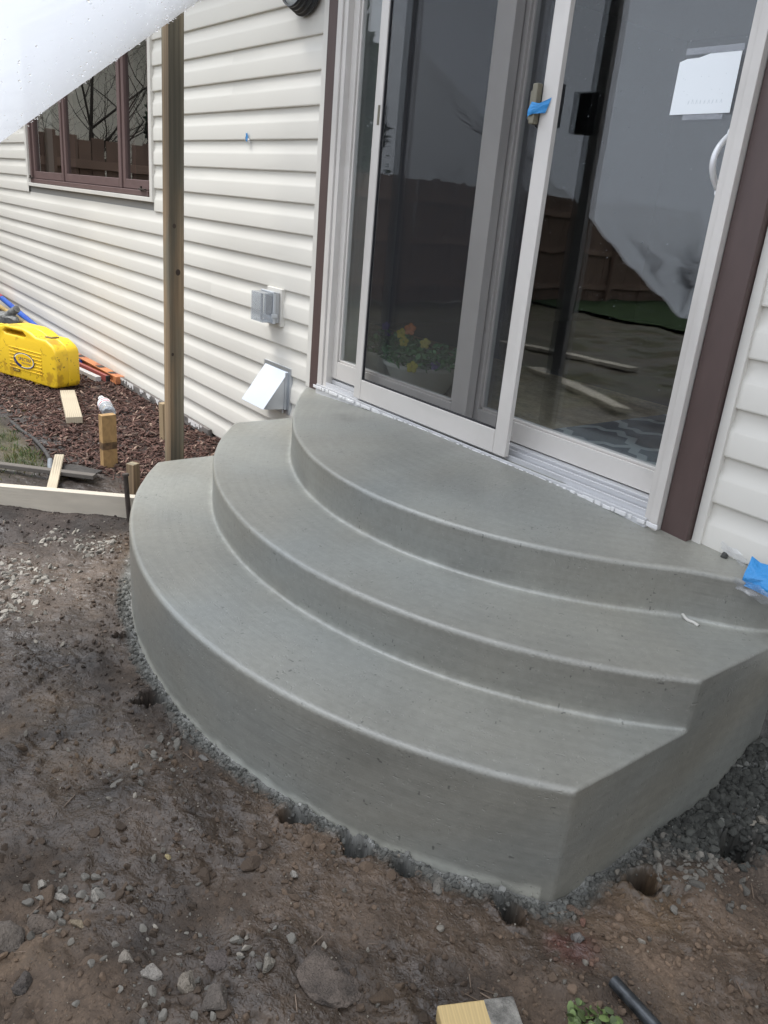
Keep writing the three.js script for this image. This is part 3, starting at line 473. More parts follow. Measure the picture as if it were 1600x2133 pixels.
function bareTree(x, z, hgt, label, sd) {
  const t = thing('bare_tree', label, 'tree', [x, 0, z]), tr = [], br = []; seed = sd;
  const grow = (p, d, r, len, lvl) => {
    const n = 4, pts = [p]; let q = [...p], dd = [...d];
    for (let i = 0; i < n; i++) { dd = dd.map((v) => v + rr(-0.22, 0.22) * (lvl ? 1 : 0.35)); dd[1] += lvl > 1 ? 0.06 : 0.02; const l = Math.hypot(...dd); dd = dd.map((v) => v / l); q = q.map((v, k) => v + dd[k] * len / n); pts.push(q); }
    for (let i = 0; i < n; i++) (lvl ? br : tr).push(cyl(pts[i], pts[i + 1], r * (1 - 0.16 * i), r * (1 - 0.16 * (i + 1)), lvl ? 5 : 9));
    if (lvl < 4) for (let c = 0, m = lvl === 0 ? 9 : 4; c < m; c++) { const k = lvl === 0 ? 1 + Math.floor(rnd() * 4) : 1 + c % 4, a = rnd() * 6.28, s = rr(0.6, 1.2); grow(pts[k], [dd[0] * 0.4 + Math.cos(a) * s, dd[1] * 0.5 + rr(0, 0.5), dd[2] * 0.4 + Math.sin(a) * s], r * (0.6 - 0.08 * k), len * rr(0.45, 0.68), lvl + 1); }
  };
  grow([0, 0, 0], [0.05, 1, 0.03], 0.045 * hgt / 4, hgt * 0.62, 0);
  const m = std({ color: C(0.06, 0.05, 0.04), roughness: 1 }); mesh('trunk', merge(tr), m, t); mesh('branches', merge(br), m, t).userData.kind = 'stuff';
}
bareTree(-8.4, 1.55, 4.2, 'bare dark tree with twisting branches just beyond the side fence', 77);
bareTree(-9.4, 11, 5, 'tall bare tree standing behind the far stretch of the side fence', 99);
function evergreen(x, z, h, r, label, sd) {
  const t = thing('evergreen_tree', label, 'tree', [x, 0, z]); seed = sd;
  mesh('trunk', cyl([0, 0, 0], [0, h * 0.9, 0], 0.07, 0.02), M.rust, t);
  const leaf = new THREE.BufferGeometry(); leaf.setAttribute('position', new THREE.Float32BufferAttribute([-0.5, 0, 0, 0.5, 0, 0, 0.12, 1, 0.2, -0.3, 0.1, 0.1, 0.2, 0.2, -0.5, 0.3, 0.9, 0.1], 3)); leaf.computeVertexNormals();
  const list = []; for (let i = 0; i < 5200; i++) { const v = rnd(), y = h * (0.04 + 0.96 * v), a = rnd() * 6.283, R = r * (1 - v) ** 0.75 * (0.45 + 0.55 * Math.sqrt(rnd())) * (0.75 + 0.5 * vn(a * 2, v * 9, 5)); const k = rr(0.5, 1.4); list.push({ p: [Math.cos(a) * R, y, Math.sin(a) * R], r: [rr(-1, 1), rnd() * 6, rr(-1, 1)], s: rr(0.06, 0.15), c: C(0.022 * k, 0.05 * k, 0.018 * k) }); }
  copies('crown', leaf, std({ roughness: 0.9, side: THREE.DoubleSide }), list, t);
}
evergreen(-7.7, 2.75, 4.6, 0.75, 'dark green evergreen beside the bare tree beyond the side fence', 5);
for (let i = 0; i < 6; i++) evergreen(-5.5 + i * 2.6, 15 + (i % 2) * 0.9, 4.6 + (i * 7 % 3) * 0.7, 1.5, ['tall dark evergreen at the left end behind the far fence', 'second evergreen from the left behind the far fence', 'third evergreen from the left behind the far fence', 'fourth evergreen from the left behind the far fence', 'fifth evergreen from the left behind the far fence', 'evergreen at the right end behind the far fence'][i], 40 + i);
evergreen(-8, 5.4, 5, 0.9, 'broad olive evergreen farther along behind the side fence', 6);
seed = 4242;

// ---------------------------------------------------------------- timber post
{
  const o = thing('timber_post', 'tall weathered square timber post standing at the left end of the steps', 'post', [-0.436, 0, 0.441]);
  const g = bx(-0.034, -0.15, -0.036, 0.034, 2.45, 0.036, 0.006, 'y', 0.21); 
  mesh('shaft', g, M.post, o); o.rotation.set(-0.0065, 0.04, 0.004);
  for (const [y, z, r] of [[1.18, 0.012, 0.009], [0.985, -0.005, 0.012], [0.62, 0.022, 0.007]]) { const k = new THREE.SphereGeometry(r, 14, 10); k.scale(0.16, 1.2, 1); k.translate(0.0335, y, z); mesh('knot', planarUV(k), std({ color: C(0.045, 0.03, 0.02), roughness: 0.9 }), o); }
}

// ---------------------------------------------------------------- things on the wall
{ // round bulkhead lamp at the top of the picture
  const t = thing('wall_lamp', 'round wall lamp with black ribbed rim and clear glass left of the door', 'lamp', [-0.105, 2.142, 0.004]);
  const pr = [[0.13, 0], [0.142, 0.004]]; for (let i = 0; i < 4; i++) { const a = 0.012 + i * 0.022, r = 0.142 - i * 0.009; pr.push([r, a], [r + 0.004, a + 0.006], [r + 0.004, a + 0.013], [r - 0.006, a + 0.017]); } pr.push([0.116, 0.1], [0.112, 0.098], [0.11, 0.086]);
  const g = new THREE.LatheGeometry(pr.map((p) => new THREE.Vector2(...p)), 48); g.rotateX(Math.PI / 2); g.scale(0.82, 0.82, 0.75); mesh('ribbed_rim', planarUV(toCreasedNormals(g, 0.5)), std({ color: C(0.028, 0.03, 0.032), roughness: 0.4 }), t);
  const l = new THREE.SphereGeometry(0.16, 32, 12, 0, 6.2832, 0, 0.78); l.rotateX(Math.PI / 2); l.translate(0, 0, -0.03); l.scale(0.82, 0.82, 0.75); mesh('lens', planarUV(l), std({ color: C(0.6, 0.64, 0.64), roughness: 0.12 }), t);
  mesh('lamp_holder', planarUV(cyl([0, 0, 0], [0, 0, 0.05], 0.03, 0.03, 20)), M.white, t);
}
{ // outlet with its bubble cover
  const t = thing('outdoor_outlet', 'outdoor power outlet with smoky clear bubble cover on the siding', 'outlet', [-0.272, 0.856, 0]);
  mesh('mounting_block', merge([bx(-0.07, -0.086, -0.012, 0.07, 0.086, 0.012, 0.003)]), M.jtrim, t);
  mesh('cover_plate', merge([bx(-0.056, -0.07, 0.0125, 0.056, 0.07, 0.034, 0.005), bx(-0.06, -0.058, 0.0345, 0.058, -0.04, 0.04, 0.002)]), std({ color: C(0.42, 0.43, 0.44), roughness: 0.4 }), t);
  mesh('socket', bx(-0.03, -0.048, 0.0345, 0.03, 0.05, 0.038, 0.003), std({ color: C(0.1, 0.1, 0.11), roughness: 0.5 }), t);
  const sh = [], W = 0.056, Hh = 0.066; // hollow hood: five walls
  const clear = new THREE.MeshPhysicalMaterial({ color: C(0.86, 0.88, 0.9), roughness: 0.22, transmission: 0.86, thickness: 0, ior: 1.5 });
  sh.push(bx(-W, -Hh, 0.04, -W + 0.003, Hh, 0.098, 0.001), bx(W - 0.003, -Hh, 0.04, W, Hh, 0.098, 0.001), bx(-W + 0.003, Hh - 0.003, 0.04, W - 0.003, Hh, 0.098, 0.001), bx(-W + 0.003, -Hh, 0.04, W - 0.003, -Hh + 0.003, 0.098, 0.001), bx(-W, -Hh, 0.0985, W, Hh, 0.102, 0.001));
  mesh('bubble_cover', merge(sh), clear, t);
  mesh('cover_rim', merge([bx(-W - 0.006, Hh + 0.0005, 0.036, W + 0.006, Hh + 0.007, 0.05, 0.002), bx(W + 0.0005, -Hh - 0.006, 0.036, W + 0.007, Hh, 0.05, 0.002), bx(-W - 0.007, -Hh - 0.006, 0.036, -W - 0.0005, Hh, 0.05, 0.002), bx(-W, -Hh - 0.007, 0.036, W, -Hh - 0.0005, 0.05, 0.002), bx(W + 0.0072, -0.045, 0.03, W + 0.013, -0.025, 0.06, 0.002)]), std({ color: C(0.5, 0.52, 0.54), roughness: 0.3 }), t);
}
{ // galvanised vent hood
  const t = thing('dryer_vent', 'galvanised metal vent hood low on the siding beside the top step', 'vent', [-0.228, 0.585, 0.004]);
  mesh('back_plate', bx(-0.125, -0.215, -0.012, 0.125, 0.008, 0.004, 0.001), M.galv, t);
  const W = 0.106, d = 0.128, y0 = -0.012, y1 = -0.178, sh = new THREE.Shape([new THREE.Vector2(0.005, y0), new THREE.Vector2(d, y1), new THREE.Vector2(d - 0.012, y1 - 0.004), new THREE.Vector2(0.005, y1 - 0.01)]);
  const side = (x) => { const g = new THREE.ExtrudeGeometry(sh, { depth: 0.0012, bevelEnabled: false }); g.rotateY(-Math.PI / 2); g.translate(x, 0, 0); return planarUV(g); };
  const len = Math.hypot(d - 0.005, y0 - y1), top = bx(-W - 0.003, -len / 2 - 0.004, -0.0008, W + 0.003, len / 2, 0.0008, 0.0004); top.rotateX(-Math.atan2(d - 0.005, y0 - y1)); top.translate(0, (y0 + y1) / 2 + 0.001, (d + 0.005) / 2 + 0.001);
  mesh('hood', top, std({ color: C(0.74, 0.77, 0.82), roughness: 0.38, metalness: 0.6 }), t); mesh('cheek', side(W), M.galv, t); mesh('cheek', side(-W + 0.0012), M.galv, t);
  mesh('lip', merge([bx(W + 0.0005, y1 - 0.012, 0.003, W + 0.004, y0, 0.02, 0.001), bx(-W + 0.002, y1 - 0.03, 0.02, W - 0.002, y1 - 0.012, 0.024, 0.001)]), M.galv, t);
  mesh('flap', bx(-W + 0.003, y1 + 0.012, 0.012, W - 0.003, y0 - 0.03, 0.014, 0.0005), M.dark, t);
}
function tapePatch(name, label, pts, mat, at, parentRot) { // crumpled strip from a grid of points
  const nx = pts[0].length, ny = pts.length, pos = [], idx = [], uv = []; pts.forEach((r, j) => r.forEach((p, i) => { pos.push(...p); uv.push(i / nx, j / ny); }));
  for (let j = 0; j < ny - 1; j++) for (let i = 0; i < nx - 1; i++) { const a = j * nx + i; idx.push(a, a + 1, a + nx, a + 1, a + nx + 1, a + nx); }
  const g = new THREE.BufferGeometry(); g.setAttribute('position', new THREE.Float32BufferAttribute(pos, 3)); g.setAttribute('uv', new THREE.Float32BufferAttribute(uv, 2)); g.setIndex(idx); g.computeVertexNormals(); return g;
}
const crumple = (x0, y0, x1, y1, skew, z, nx, ny, sd, amp) => Array.from({ length: ny }, (_, j) => Array.from({ length: nx }, (_, i) => { const u = i / (nx - 1), v = j / (ny - 1); return [lerp(x0, x1, u) + rr(-0.3, 0.3) * Math.abs(x1 - x0) / nx, lerp(y0, y1, v) + skew * u + (hash(i, j, sd) - 0.5) * Math.abs(y1 - y0) * 0.3, z + amp * hash(i, j, sd + 9)]; }));
solo('blue_tape', tapePatch('', '', crumple(-0.6, 1.572, -0.576, 1.606, -0.008, 0.004, 4, 4, 3, 0.008), M.blueTape), M.blueTape, 'small scrap of blue tape stuck on the cream siding', 'tape');
solo('clear_tape', tapePatch('', '', crumple(-0.582, 1.57, -0.555, 1.586, -0.014, 0.004, 4, 3, 5, 0.01), M.film), M.film, 'clear plastic scrap hanging beside the blue tape on the siding', 'tape');
solo('blue_tape', tapePatch('', '', [[[1.252, 1.614, 0.056], [1.275, 1.618, 0.078], [1.297, 1.624, 0.08], [1.324, 1.628, 0.056]], [[1.262, 1.626, 0.056], [1.279, 1.634, 0.082], [1.302, 1.64, 0.079], [1.333, 1.652, 0.054]], [[1.278, 1.636, 0.07], [1.286, 1.656, 0.078], [1.309, 1.652, 0.07], [1.338, 1.668, 0.053]]], M.blueTape), M.blueTape, 'blue tape wrapped across the handle of the screen door', 'tape');
{
  const b = tapePatch('', '', [[[2.222, 0.598, 0.03], [2.25, 0.592, 0.036], [2.28, 0.594, 0.03], [2.33, 0.59, 0.034]], [[2.232, 0.586, 0.056], [2.256, 0.58, 0.061], [2.288, 0.582, 0.056], [2.335, 0.578, 0.062]], [[2.24, 0.57, 0.083], [2.262, 0.566, 0.09], [2.29, 0.569, 0.08], [2.34, 0.566, 0.088]], [[2.241, 0.553, 0.088], [2.266, 0.557, 0.083], [2.292, 0.552, 0.092], [2.34, 0.553, 0.086]], [[2.238, 0.538, 0.086], [2.268, 0.541, 0.092], [2.296, 0.536, 0.084], [2.34, 0.537, 0.09]]], M.blueTape); solo('blue_tape', b, M.blueTape, 'wide blue tape at the right end of the top step', 'tape');
  const f = tapePatch('', '', crumple(2.226, 0.562, 2.34, 0.53, -0.008, 0.096, 8, 6, 18, 0.014), M.film); solo('plastic_film', f, M.film, 'crumpled clear plastic film stuck over the wide blue tape', 'plastic film');
  solo('plastic_film', tapePatch('', '', crumple(2.13, 0.602, 2.21, 0.58, -0.024, 0.008, 7, 4, 28, 0.014), M.film), M.film, 'thin strip of clear plastic along the siding above the top step', 'plastic film');
  solo('cement_lump', rock(5, 0.013, 0.011, 0.01, 3), std({ color: C(0.06, 0.06, 0.055), roughness: 0.95 }), 'dark cement lump left on the top step against the siding', 'cement lump').position.set(2.145, 0.563, 0.014);
}
{ // paper behind the right pane
  const c = document.createElement('canvas'); c.width = 256; c.height = 220; const k = c.getContext('2d'); k.fillStyle = '#eef2f4'; k.fillRect(0, 0, 256, 220); k.strokeStyle = 'rgba(120,135,140,0.5)'; k.lineWidth = 1.5; k.globalAlpha = 0.6;
  seed = 31; for (let i = 0; i < 9; i++) { const x = 70 + i * 17; k.beginPath(); k.moveTo(x, 182 + rr(-2, 2)); k.lineTo(x + rr(2, 6), 168 + rr(-3, 3)); k.lineTo(x + rr(5, 9), 182); k.stroke(); } for (let i = 0; i < 10; i++) { k.fillStyle = 'rgba(60,70,75,0.5)'; k.fillRect(rr(30, 230), rr(40, 150), 2, 2); }
  const t = new THREE.CanvasTexture(c); t.colorSpace = THREE.SRGBColorSpace;
  const s = new THREE.Shape([[1.659, 1.629], [1.833, 1.63], [1.832, 1.766], [1.745, 1.766], [1.715, 1.759], [1.68, 1.758], [1.66, 1.752]].map((p) => new THREE.Vector2(...p)));
  const g = new THREE.ExtrudeGeometry(s, { depth: 0.0006, bevelEnabled: false }), p = g.attributes.position, u = new Float32Array(p.count * 2); for (let i = 0; i < p.count; i++) { u[i * 2] = (p.getX(i) - 1.659) / 0.175; u[i * 2 + 1] = (p.getY(i) - 1.629) / 0.138; } g.setAttribute('uv', new THREE.BufferAttribute(u, 2)); g.translate(0, 0, -0.0612);
  solo('paper_notice', g, std({ map: t, roughness: 0.7 }), 'white paper notice taped to the right glass door panel', 'notice');
  solo('clear_tape', merge([bx(1.675, 1.7665, -0.0612, 1.835, 1.782, -0.0608, 0.0001)]), M.film, 'strip of clear tape along the top edge of the paper notice', 'tape'); solo('clear_tape', bx(1.7, 1.616, -0.0612, 1.815, 1.6288, -0.0608, 0.0001), M.film, 'strip of clear tape along the bottom edge of the paper notice', 'tape');
}

// ---------------------------------------------------------------- inside the door
{
  const c = document.createElement('canvas'); c.width = c.height = 512; const k = c.getContext('2d'); k.fillStyle = '#5b636b'; k.fillRect(0, 0, 512, 512); seed = 8;
  for (let i = 0; i < 9000; i++) { k.fillStyle = rnd() < 0.5 ? 'rgba(30,34,38,.25)' : 'rgba(120,128,134,.2)'; k.fillRect(rnd() * 512, rnd() * 512, 3, 2); }
  k.strokeStyle = '#b9bdbb'; k.lineWidth = 13; k.lineJoin = 'round';
  for (let j = 0; j < 4; j++) for (const off of [0, 1]) { k.beginPath(); for (let i = 0; i <= 32; i++) { const y = i * 16, x = j * 128 + 64 + (off ? -1 : 1) * 46 * Math.cos(i * Math.PI / 8) + ((i % 2) ? 7 : -7); i ? k.lineTo(x, y) : k.moveTo(x, y); } k.stroke(); }
  const t = new THREE.CanvasTexture(c); t.colorSpace = THREE.SRGBColorSpace; t.wrapS = t.wrapT = THREE.RepeatWrapping; t.repeat.set(0.75, 0.75);
  solo('patterned_rug', bx(1.17, 0.601, -1.75, 2.7, 0.609, -0.16, 0.003), std({ map: t, roughness: 1 }), 'grey rug with a pale wavy lattice pattern inside the glass door', 'rug');
  const pot = (x, z, r, h, label, sd) => {
    const o = thing('flower_pot', label, 'flower pot', [x, 0.601, z], undefined); seed = sd;
    const g = new THREE.LatheGeometry([[0, 0], [r * 0.62, 0], [r * 0.66, 0.006], [r * 0.95, h * 0.86], [r, h * 0.88], [r * 1.01, h], [r * 0.94, h], [r * 0.92, h * 0.86], [0, h * 0.84]].map((p) => new THREE.Vector2(...p)), 40); mesh('pot', planarUV(toCreasedNormals(g, 0.6)), std({ color: C(0.7, 0.67, 0.6), roughness: 0.6 }), o);
    const lf = [], st = []; const lg = new THREE.SphereGeometry(1, 6, 4); lg.scale(1, 0.15, 0.6);
    for (let i = 0; i < 300; i++) { const a = rnd() * 6.28, q = Math.sqrt(rnd()) * r * 1.05, k = rr(0.5, 1.5); lf.push({ p: [Math.cos(a) * q, h * 0.9 + rnd() * 0.1 * (1.2 - q / r * 0.6), Math.sin(a) * q], r: [rr(-0.9, 0.9), rnd() * 6, rr(-0.9, 0.9)], s: rr(0.012, 0.026), c: C(0.07 * k, 0.19 * k, 0.06 * k) }); }
    copies('foliage', lg, std({ roughness: 0.6 }), lf, o);
    return (px, py, pz, col, s = 0.02) => { // a pansy: five petals and a stem
      s *= 0.62; col = col.map((v) => v * 0.6); const f = sub('flower', o), m = std({ color: C(...col), roughness: 0.7, side: THREE.DoubleSide }), gs = []; for (let i = 0; i < 5; i++) { const p = new THREE.SphereGeometry(s * 0.72, 10, 6); p.scale(0.9, 1, 0.14); p.translate(0, s * 0.8, 0.003 * i); p.rotateZ(i * 1.2566); gs.push(planarUV(p)); }
      const g2 = merge(gs); g2.rotateX(-0.3); g2.rotateY(0.7); g2.translate(px, py, pz); mesh('petals', g2, m, f); { const e = new THREE.SphereGeometry(s * 0.36, 8, 6); e.scale(1, 1, 0.5); e.translate(0, 0, s * 0.12); e.rotateX(-0.3); e.rotateY(0.7); e.translate(px, py, pz); mesh('flower_eye', planarUV(e), std({ color: C(0.08, 0.03, 0.02), roughness: 0.8 }), f); } mesh('stem', planarUV(cyl([px, h * 0.9, pz - 0.005], [px, py, pz - 0.005], 0.002)), M.leaf, f);
    };
  };
  let f = pot(0.46, -0.32, 0.175, 0.125, 'round stone coloured pot of yellow and orange pansies inside the door', 21);
  f(-0.13, 0.225, 0.03, [0.75, 0.6, 0.04], 0.026); f(-0.085, 0.25, 0.02, [0.75, 0.2, 0.03], 0.03); f(-0.07, 0.2, 0.06, [0.7, 0.58, 0.05], 0.024); f(0.06, 0.215, 0.05, [0.7, 0.58, 0.1], 0.026); f(0.11, 0.13, 0.15, [0.8, 0.66, 0.05], 0.028); f(0.15, 0.14, 0.06, [0.12, 0.06, 0.3], 0.024);
  f = pot(0.15, -0.36, 0.14, 0.12, 'smaller pot of green leaves with dark pansies beside the round pot', 22); f(0.05, 0.235, 0.06, [0.12, 0.06, 0.3], 0.022); f(0.02, 0.2, 0.02, [0.12, 0.06, 0.3], 0.02);
}

// ---------------------------------------------------------------- surveyor's case and tools along the wall
{
  const ang = Math.atan2(0.351, 0.936), t = thing('instrument_case', 'scuffed yellow plastic instrument case standing on edge in the bark mulch', 'case', [-2.304, 0.022, 0.461]); t.rotation.y = Math.PI + ang; t.scale.y = 0.93; // local +x runs away along the case, local +z into it
  const s = new THREE.Shape(), P = [[0.045, 0], [0.815, 0], [0.838, 0.006], [0.853, 0.02], [0.86, 0.045], [0.86, 0.25], [0.852, 0.275], [0.83, 0.3], [0.76, 0.335], [0.66, 0.335], [0.6, 0.362], [0.53, 0.378], [0.33, 0.378], [0.26, 0.362], [0.2, 0.335], [0.1, 0.335], [0.03, 0.3], [0.008, 0.275], [0, 0.25], [0, 0.045], [0.007, 0.02], [0.022, 0.006]];
  P.forEach(([x, y], i) => (i ? s.lineTo(x, y) : s.moveTo(x, y))); s.closePath();
  const hole = new THREE.Path(); const hp = [[0.33, 0.318], [0.53, 0.318], [0.55, 0.33], [0.52, 0.35], [0.34, 0.35], [0.31, 0.33]]; hp.forEach(([x, y], i) => (i ? hole.lineTo(x, y) : hole.moveTo(x, y))); hole.closePath(); s.holes.push(hole);
  const half = (z0, z1) => { const g = new THREE.ExtrudeGeometry(s, { depth: z1 - z0 - 0.036, bevelEnabled: true, bevelSize: 0.014, bevelThickness: 0.018, bevelSegments: 4, bevelOffset: -0.014 }); g.translate(0, 0, z0 + 0.018); return planarUV(toCreasedNormals(g, 0.62)); };
  mesh('shell', half(0, 0.101), M.yellow, t); mesh('shell', half(0.087, 0.186), M.yellow, t);
  const ribs = []; for (let i = 0; i < 7; i++) { const y = 0.075 + i * 0.025; ribs.push(bx(0.15, y, -0.0045, 0.5, y + 0.006, 0.004, 0.002)); } mesh('rib', merge(ribs), M.yellow, t);
  mesh('foot', merge([bx(0.2, -0.014, 0.01, 0.26, 0.004, 0.05, 0.004), bx(0.6, -0.014, 0.01, 0.66, 0.004, 0.05, 0.004)]), M.yellow, t);
  for (const x of [0.12, 0.68]) { mesh('latch', merge([bx(x, 0.333, 0.062, x + 0.07, 0.343, 0.125, 0.003)]), std({ color: C(0.16, 0.12, 0.06), roughness: 0.5 }), t); mesh('latch_plate', bx(x + 0.012, 0.3432, 0.073, x + 0.058, 0.347, 0.114, 0.002), M.yellow, t); }
  const c = document.createElement('canvas'); c.width = 512; c.height = 300; const k = c.getContext('2d'); k.fillStyle = '#f2c317'; k.fillRect(0, 0, 512, 300);
  k.fillStyle = '#23275f'; k.beginPath(); k.ellipse(256, 150, 238, 138, 0, 0, 7); k.fill(); k.fillStyle = '#f0ead0'; k.beginPath(); k.ellipse(256, 150, 224, 124, 0, 0, 7); k.fill(); k.fillStyle = '#f2c317'; k.beginPath(); k.ellipse(262, 150, 206, 112, 0, 0, 7); k.fill();
  k.fillStyle = '#23275f'; k.beginPath(); k.moveTo(24, 130); k.quadraticCurveTo(60, 260, 190, 280); k.lineTo(200, 232); k.quadraticCurveTo(90, 215, 60, 120); k.fill();
  k.textAlign = 'center'; k.font = 'bold 84px sans-serif'; k.fillText('SPECTRA', 280, 158, 300); k.font = 'bold 44px sans-serif'; k.fillText('PRECISION', 310, 214, 220);
  const tx = new THREE.CanvasTexture(c); tx.colorSpace = THREE.SRGBColorSpace;
  const el = new THREE.CircleGeometry(1, 40); el.scale(0.112, 0.058, 1); { const p = el.attributes.position, u = el.attributes.uv; for (let i = 0; i < p.count; i++) u.setXY(i, 0.5 + p.getX(i) / 0.112 * 0.466, 0.5 + p.getY(i) / 0.058 * 0.466); }
  el.rotateY(Math.PI); el.translate(0.335, 0.148, -0.0068); mesh('emblem', el, std({ map: tx, roughness: 0.4 }), t);
  const c2 = document.createElement('canvas'); c2.width = 128; c2.height = 48; const k2 = c2.getContext('2d'); k2.fillStyle = '#5b4a33'; k2.fillRect(0, 0, 128, 48); k2.fillStyle = '#e8c547'; k2.font = 'bold 30px sans-serif'; k2.textAlign = 'center'; k2.fillText('LL300N', 64, 35); const tx2 = new THREE.CanvasTexture(c2); tx2.colorSpace = THREE.SRGBColorSpace;
  const pl = new THREE.PlaneGeometry(0.068, 0.022); pl.rotateY(Math.PI); pl.translate(0.425, 0.066, -0.0068); mesh('model_tag', pl, std({ map: tx2, roughness: 0.4 }), t);
}
{
  const lv = thing('spirit_level', 'orange spirit level lying in the mulch against the siding', 'spirit level', [-2.83, 0.03, 0.055]); lv.rotation.set(0, 0.045, 0.0); const om = std({ color: C(0.5, 0.19, 0.075), roughness: 0.6, map: rep(scuff, 3, 3) });
  mesh('rail', merge([bx(-0.5, 0.045, -0.03, 0.44, 0.052, 0.03, 0.001), bx(-0.5, 0, -0.03, 0.44, 0.006, 0.03, 0.001), bx(-0.5, 0.0065, -0.008, 0.44, 0.0445, 0.008, 0.001)]), om, lv); mesh('end_cap', bx(0.4405, -0.001, -0.031, 0.5, 0.053, 0.031, 0.003), om, lv);
  mesh('vial_window', merge([bx(0.1, 0.0525, -0.024, 0.18, 0.0535, 0.024, 0.0004), bx(0.33, 0.0525, -0.024, 0.39, 0.0535, 0.024, 0.0004), bx(-0.3, 0.0525, -0.024, -0.22, 0.0535, 0.024, 0.0004)]), M.dark, lv);
  const g2 = thing('spirit_level', 'dull red spirit level lying below the orange one behind the case', 'spirit level', [-2.85, 0.028, 0.13]); g2.rotation.y = 0.1; mesh('body', bx(-0.45, 0, -0.012, 0.42, 0.045, 0.012, 0.002), std({ color: C(0.28, 0.07, 0.06), roughness: 0.55 }), g2); mesh('end_cap', bx(0.4205, -0.001, -0.013, 0.44, 0.046, 0.013, 0.003), M.dark, g2);
  const g3 = thing('aluminium_screed', 'bare aluminium bar lying beside the yellow case', 'metal bar', [-2.85, 0.028, 0.19]); g3.rotation.y = 0.12; mesh('bar', bx(-0.45, 0, -0.02, 0.4, 0.035, 0.02, 0.002), M.alu, g3);
  const bl = thing('tool_pole', 'blue painted tool pole with a red end leaning low along the siding', 'pole'); const a = [-5.75, 0.235, 0.1], b = [-2.95, 0.06, 0.12], L = (t) => a.map((v, i) => lerp(v, b[i], t));
  mesh('shaft', planarUV(cyl(L(0.16), b, 0.024, 0.024, 16), 'x'), std({ color: C(0.02, 0.09, 0.4), roughness: 0.55, map: rep(scuff, 2, 2) }), bl); mesh('red_end', planarUV(cyl(a, L(0.159), 0.025, 0.025, 16), 'x'), std({ color: C(0.32, 0.03, 0.04), roughness: 0.5 }), bl);
  const wp = thing('tool_pole', 'yellowish wooden tool pole lying in front of the blue one', 'pole'); mesh('shaft', planarUV(cyl([-5.6, 0.15, 0.15], [-3.0, 0.122, 0.16], 0.021, 0.021, 16), 'x'), std({ color: C(0.62, 0.44, 0.17), roughness: 0.5, map: rep(grain, 1, 4) }), wp); mesh('stamp', planarUV(cyl([-4.6, 0.1392, 0.15385], [-4.3, 0.136, 0.155], 0.0213, 0.0213, 16), 'x'), std({ color: C(0.2, 0.15, 0.06), roughness: 0.6, map: rep(scuff, 9, 9) }), wp);
  const fl = thing('float_bracket', 'grey cement crusted tool head resting on the poles behind the case', 'tool head', [-4.35, 0.17, 0.3]); fl.rotation.y = 0.3; const gm = std({ color: C(0.25, 0.25, 0.24), roughness: 0.8, map: rep(rockMap, 6, 6) });
  mesh('plate', (() => { const g = rock(41, 0.2, 0.06, 0.07, 3, 8); return g; })(), gm, fl); mesh('socket', planarUV(cyl([0.05, 0.03, 0], [0.16, 0.1, -0.02], 0.035, 0.03, 14)), gm, fl);
}

// ---------------------------------------------------------------- timber, stakes and small things in the yard
const turned = (o, x, y, z, ry = 0, rx = 0, rz = 0) => { o.position.set(x, y, z); o.rotation.set(rx, ry, rz, 'YXZ'); return o; };
for (const [x0, z0, ry, l, lb] of [[-1.25, 3.35, 0.35, 1.5, 'pale plank lying on the bare soil behind, nearer of two reflected low in the door'], [-2.6, 4.6, -0.2, 1.9, 'pale plank lying farther out on the soil, reflected at the foot of the lawn']]) turned(solo('lumber_plank', bx(-l / 2, 0, -0.07, l / 2, 0.035, 0.07, 0.003), std({ color: C(0.62, 0.56, 0.46), roughness: 0.8, map: rep(grain, 1, 6) }), lb, 'plank'), x0, 0.02, z0, ry);
turned(solo('wood_offcut', bx(-0.36, 0, -0.0445, 0.36, 0.038, 0.0445, 0.003, 'x', 0.4), M.pale, 'short pale board lying on the mulch near the yellow case', 'board'), -1.78, 0.03, 0.532, -0.235, 0.02, 0.02);
{ const t = turned(thing('wooden_stake', 'upright fresh wooden stake with a dark band in the mulch', 'stake'), -0.68, 0, 0.678, 0.16, 0, 0); t.rotation.y = 0.1; mesh('shaft', bx(-0.02, -0.1, -0.037, 0.02, 0.285, 0.037, 0.003, 'y', 0.7), std({ color: C(0.5, 0.31, 0.13), roughness: 0.75, map: rep(grain, 6, 1.2), bumpMap: rep(grain, 6, 1.2), bumpScale: 0.001 }), t); mesh('dirt_band', bx(-0.0204, 0.11, -0.0374, 0.0204, 0.15, 0.0374, 0.003, 'y', 0.7), std({ color: C(0.2, 0.12, 0.06), roughness: 0.85, map: rep(rockMap, 9, 9) }), t); }
turned(solo('wooden_stake', bx(-0.02, -0.08, -0.024, 0.02, 0.235, 0.024, 0.003, 'y', 0.2), M.pine, 'small stake in the mulch just behind the timber post', 'stake'), -1.0, 0, 0.255, 0.2, 0.02);
{ // form board
  const a = [-0.62, 1.52], b = [-0.045, 0.775], dx = b[0] - a[0], dz = b[1] - a[1], l = Math.hypot(dx, dz);
  turned(solo('form_board', bx(0, -0.02, -0.019, l, 0.092, 0.019, 0.003, 'x', 0.9), std({ color: C(0.56, 0.5, 0.41), roughness: 0.85, map: rep(speck, 1.5, 5), bumpMap: rep(grain, 0.8, 5), bumpScale: 0.001 }), 'pale form board set on edge in the soil left of the steps', 'board'), a[0], 0, a[1], Math.atan2(-dz, dx));
}
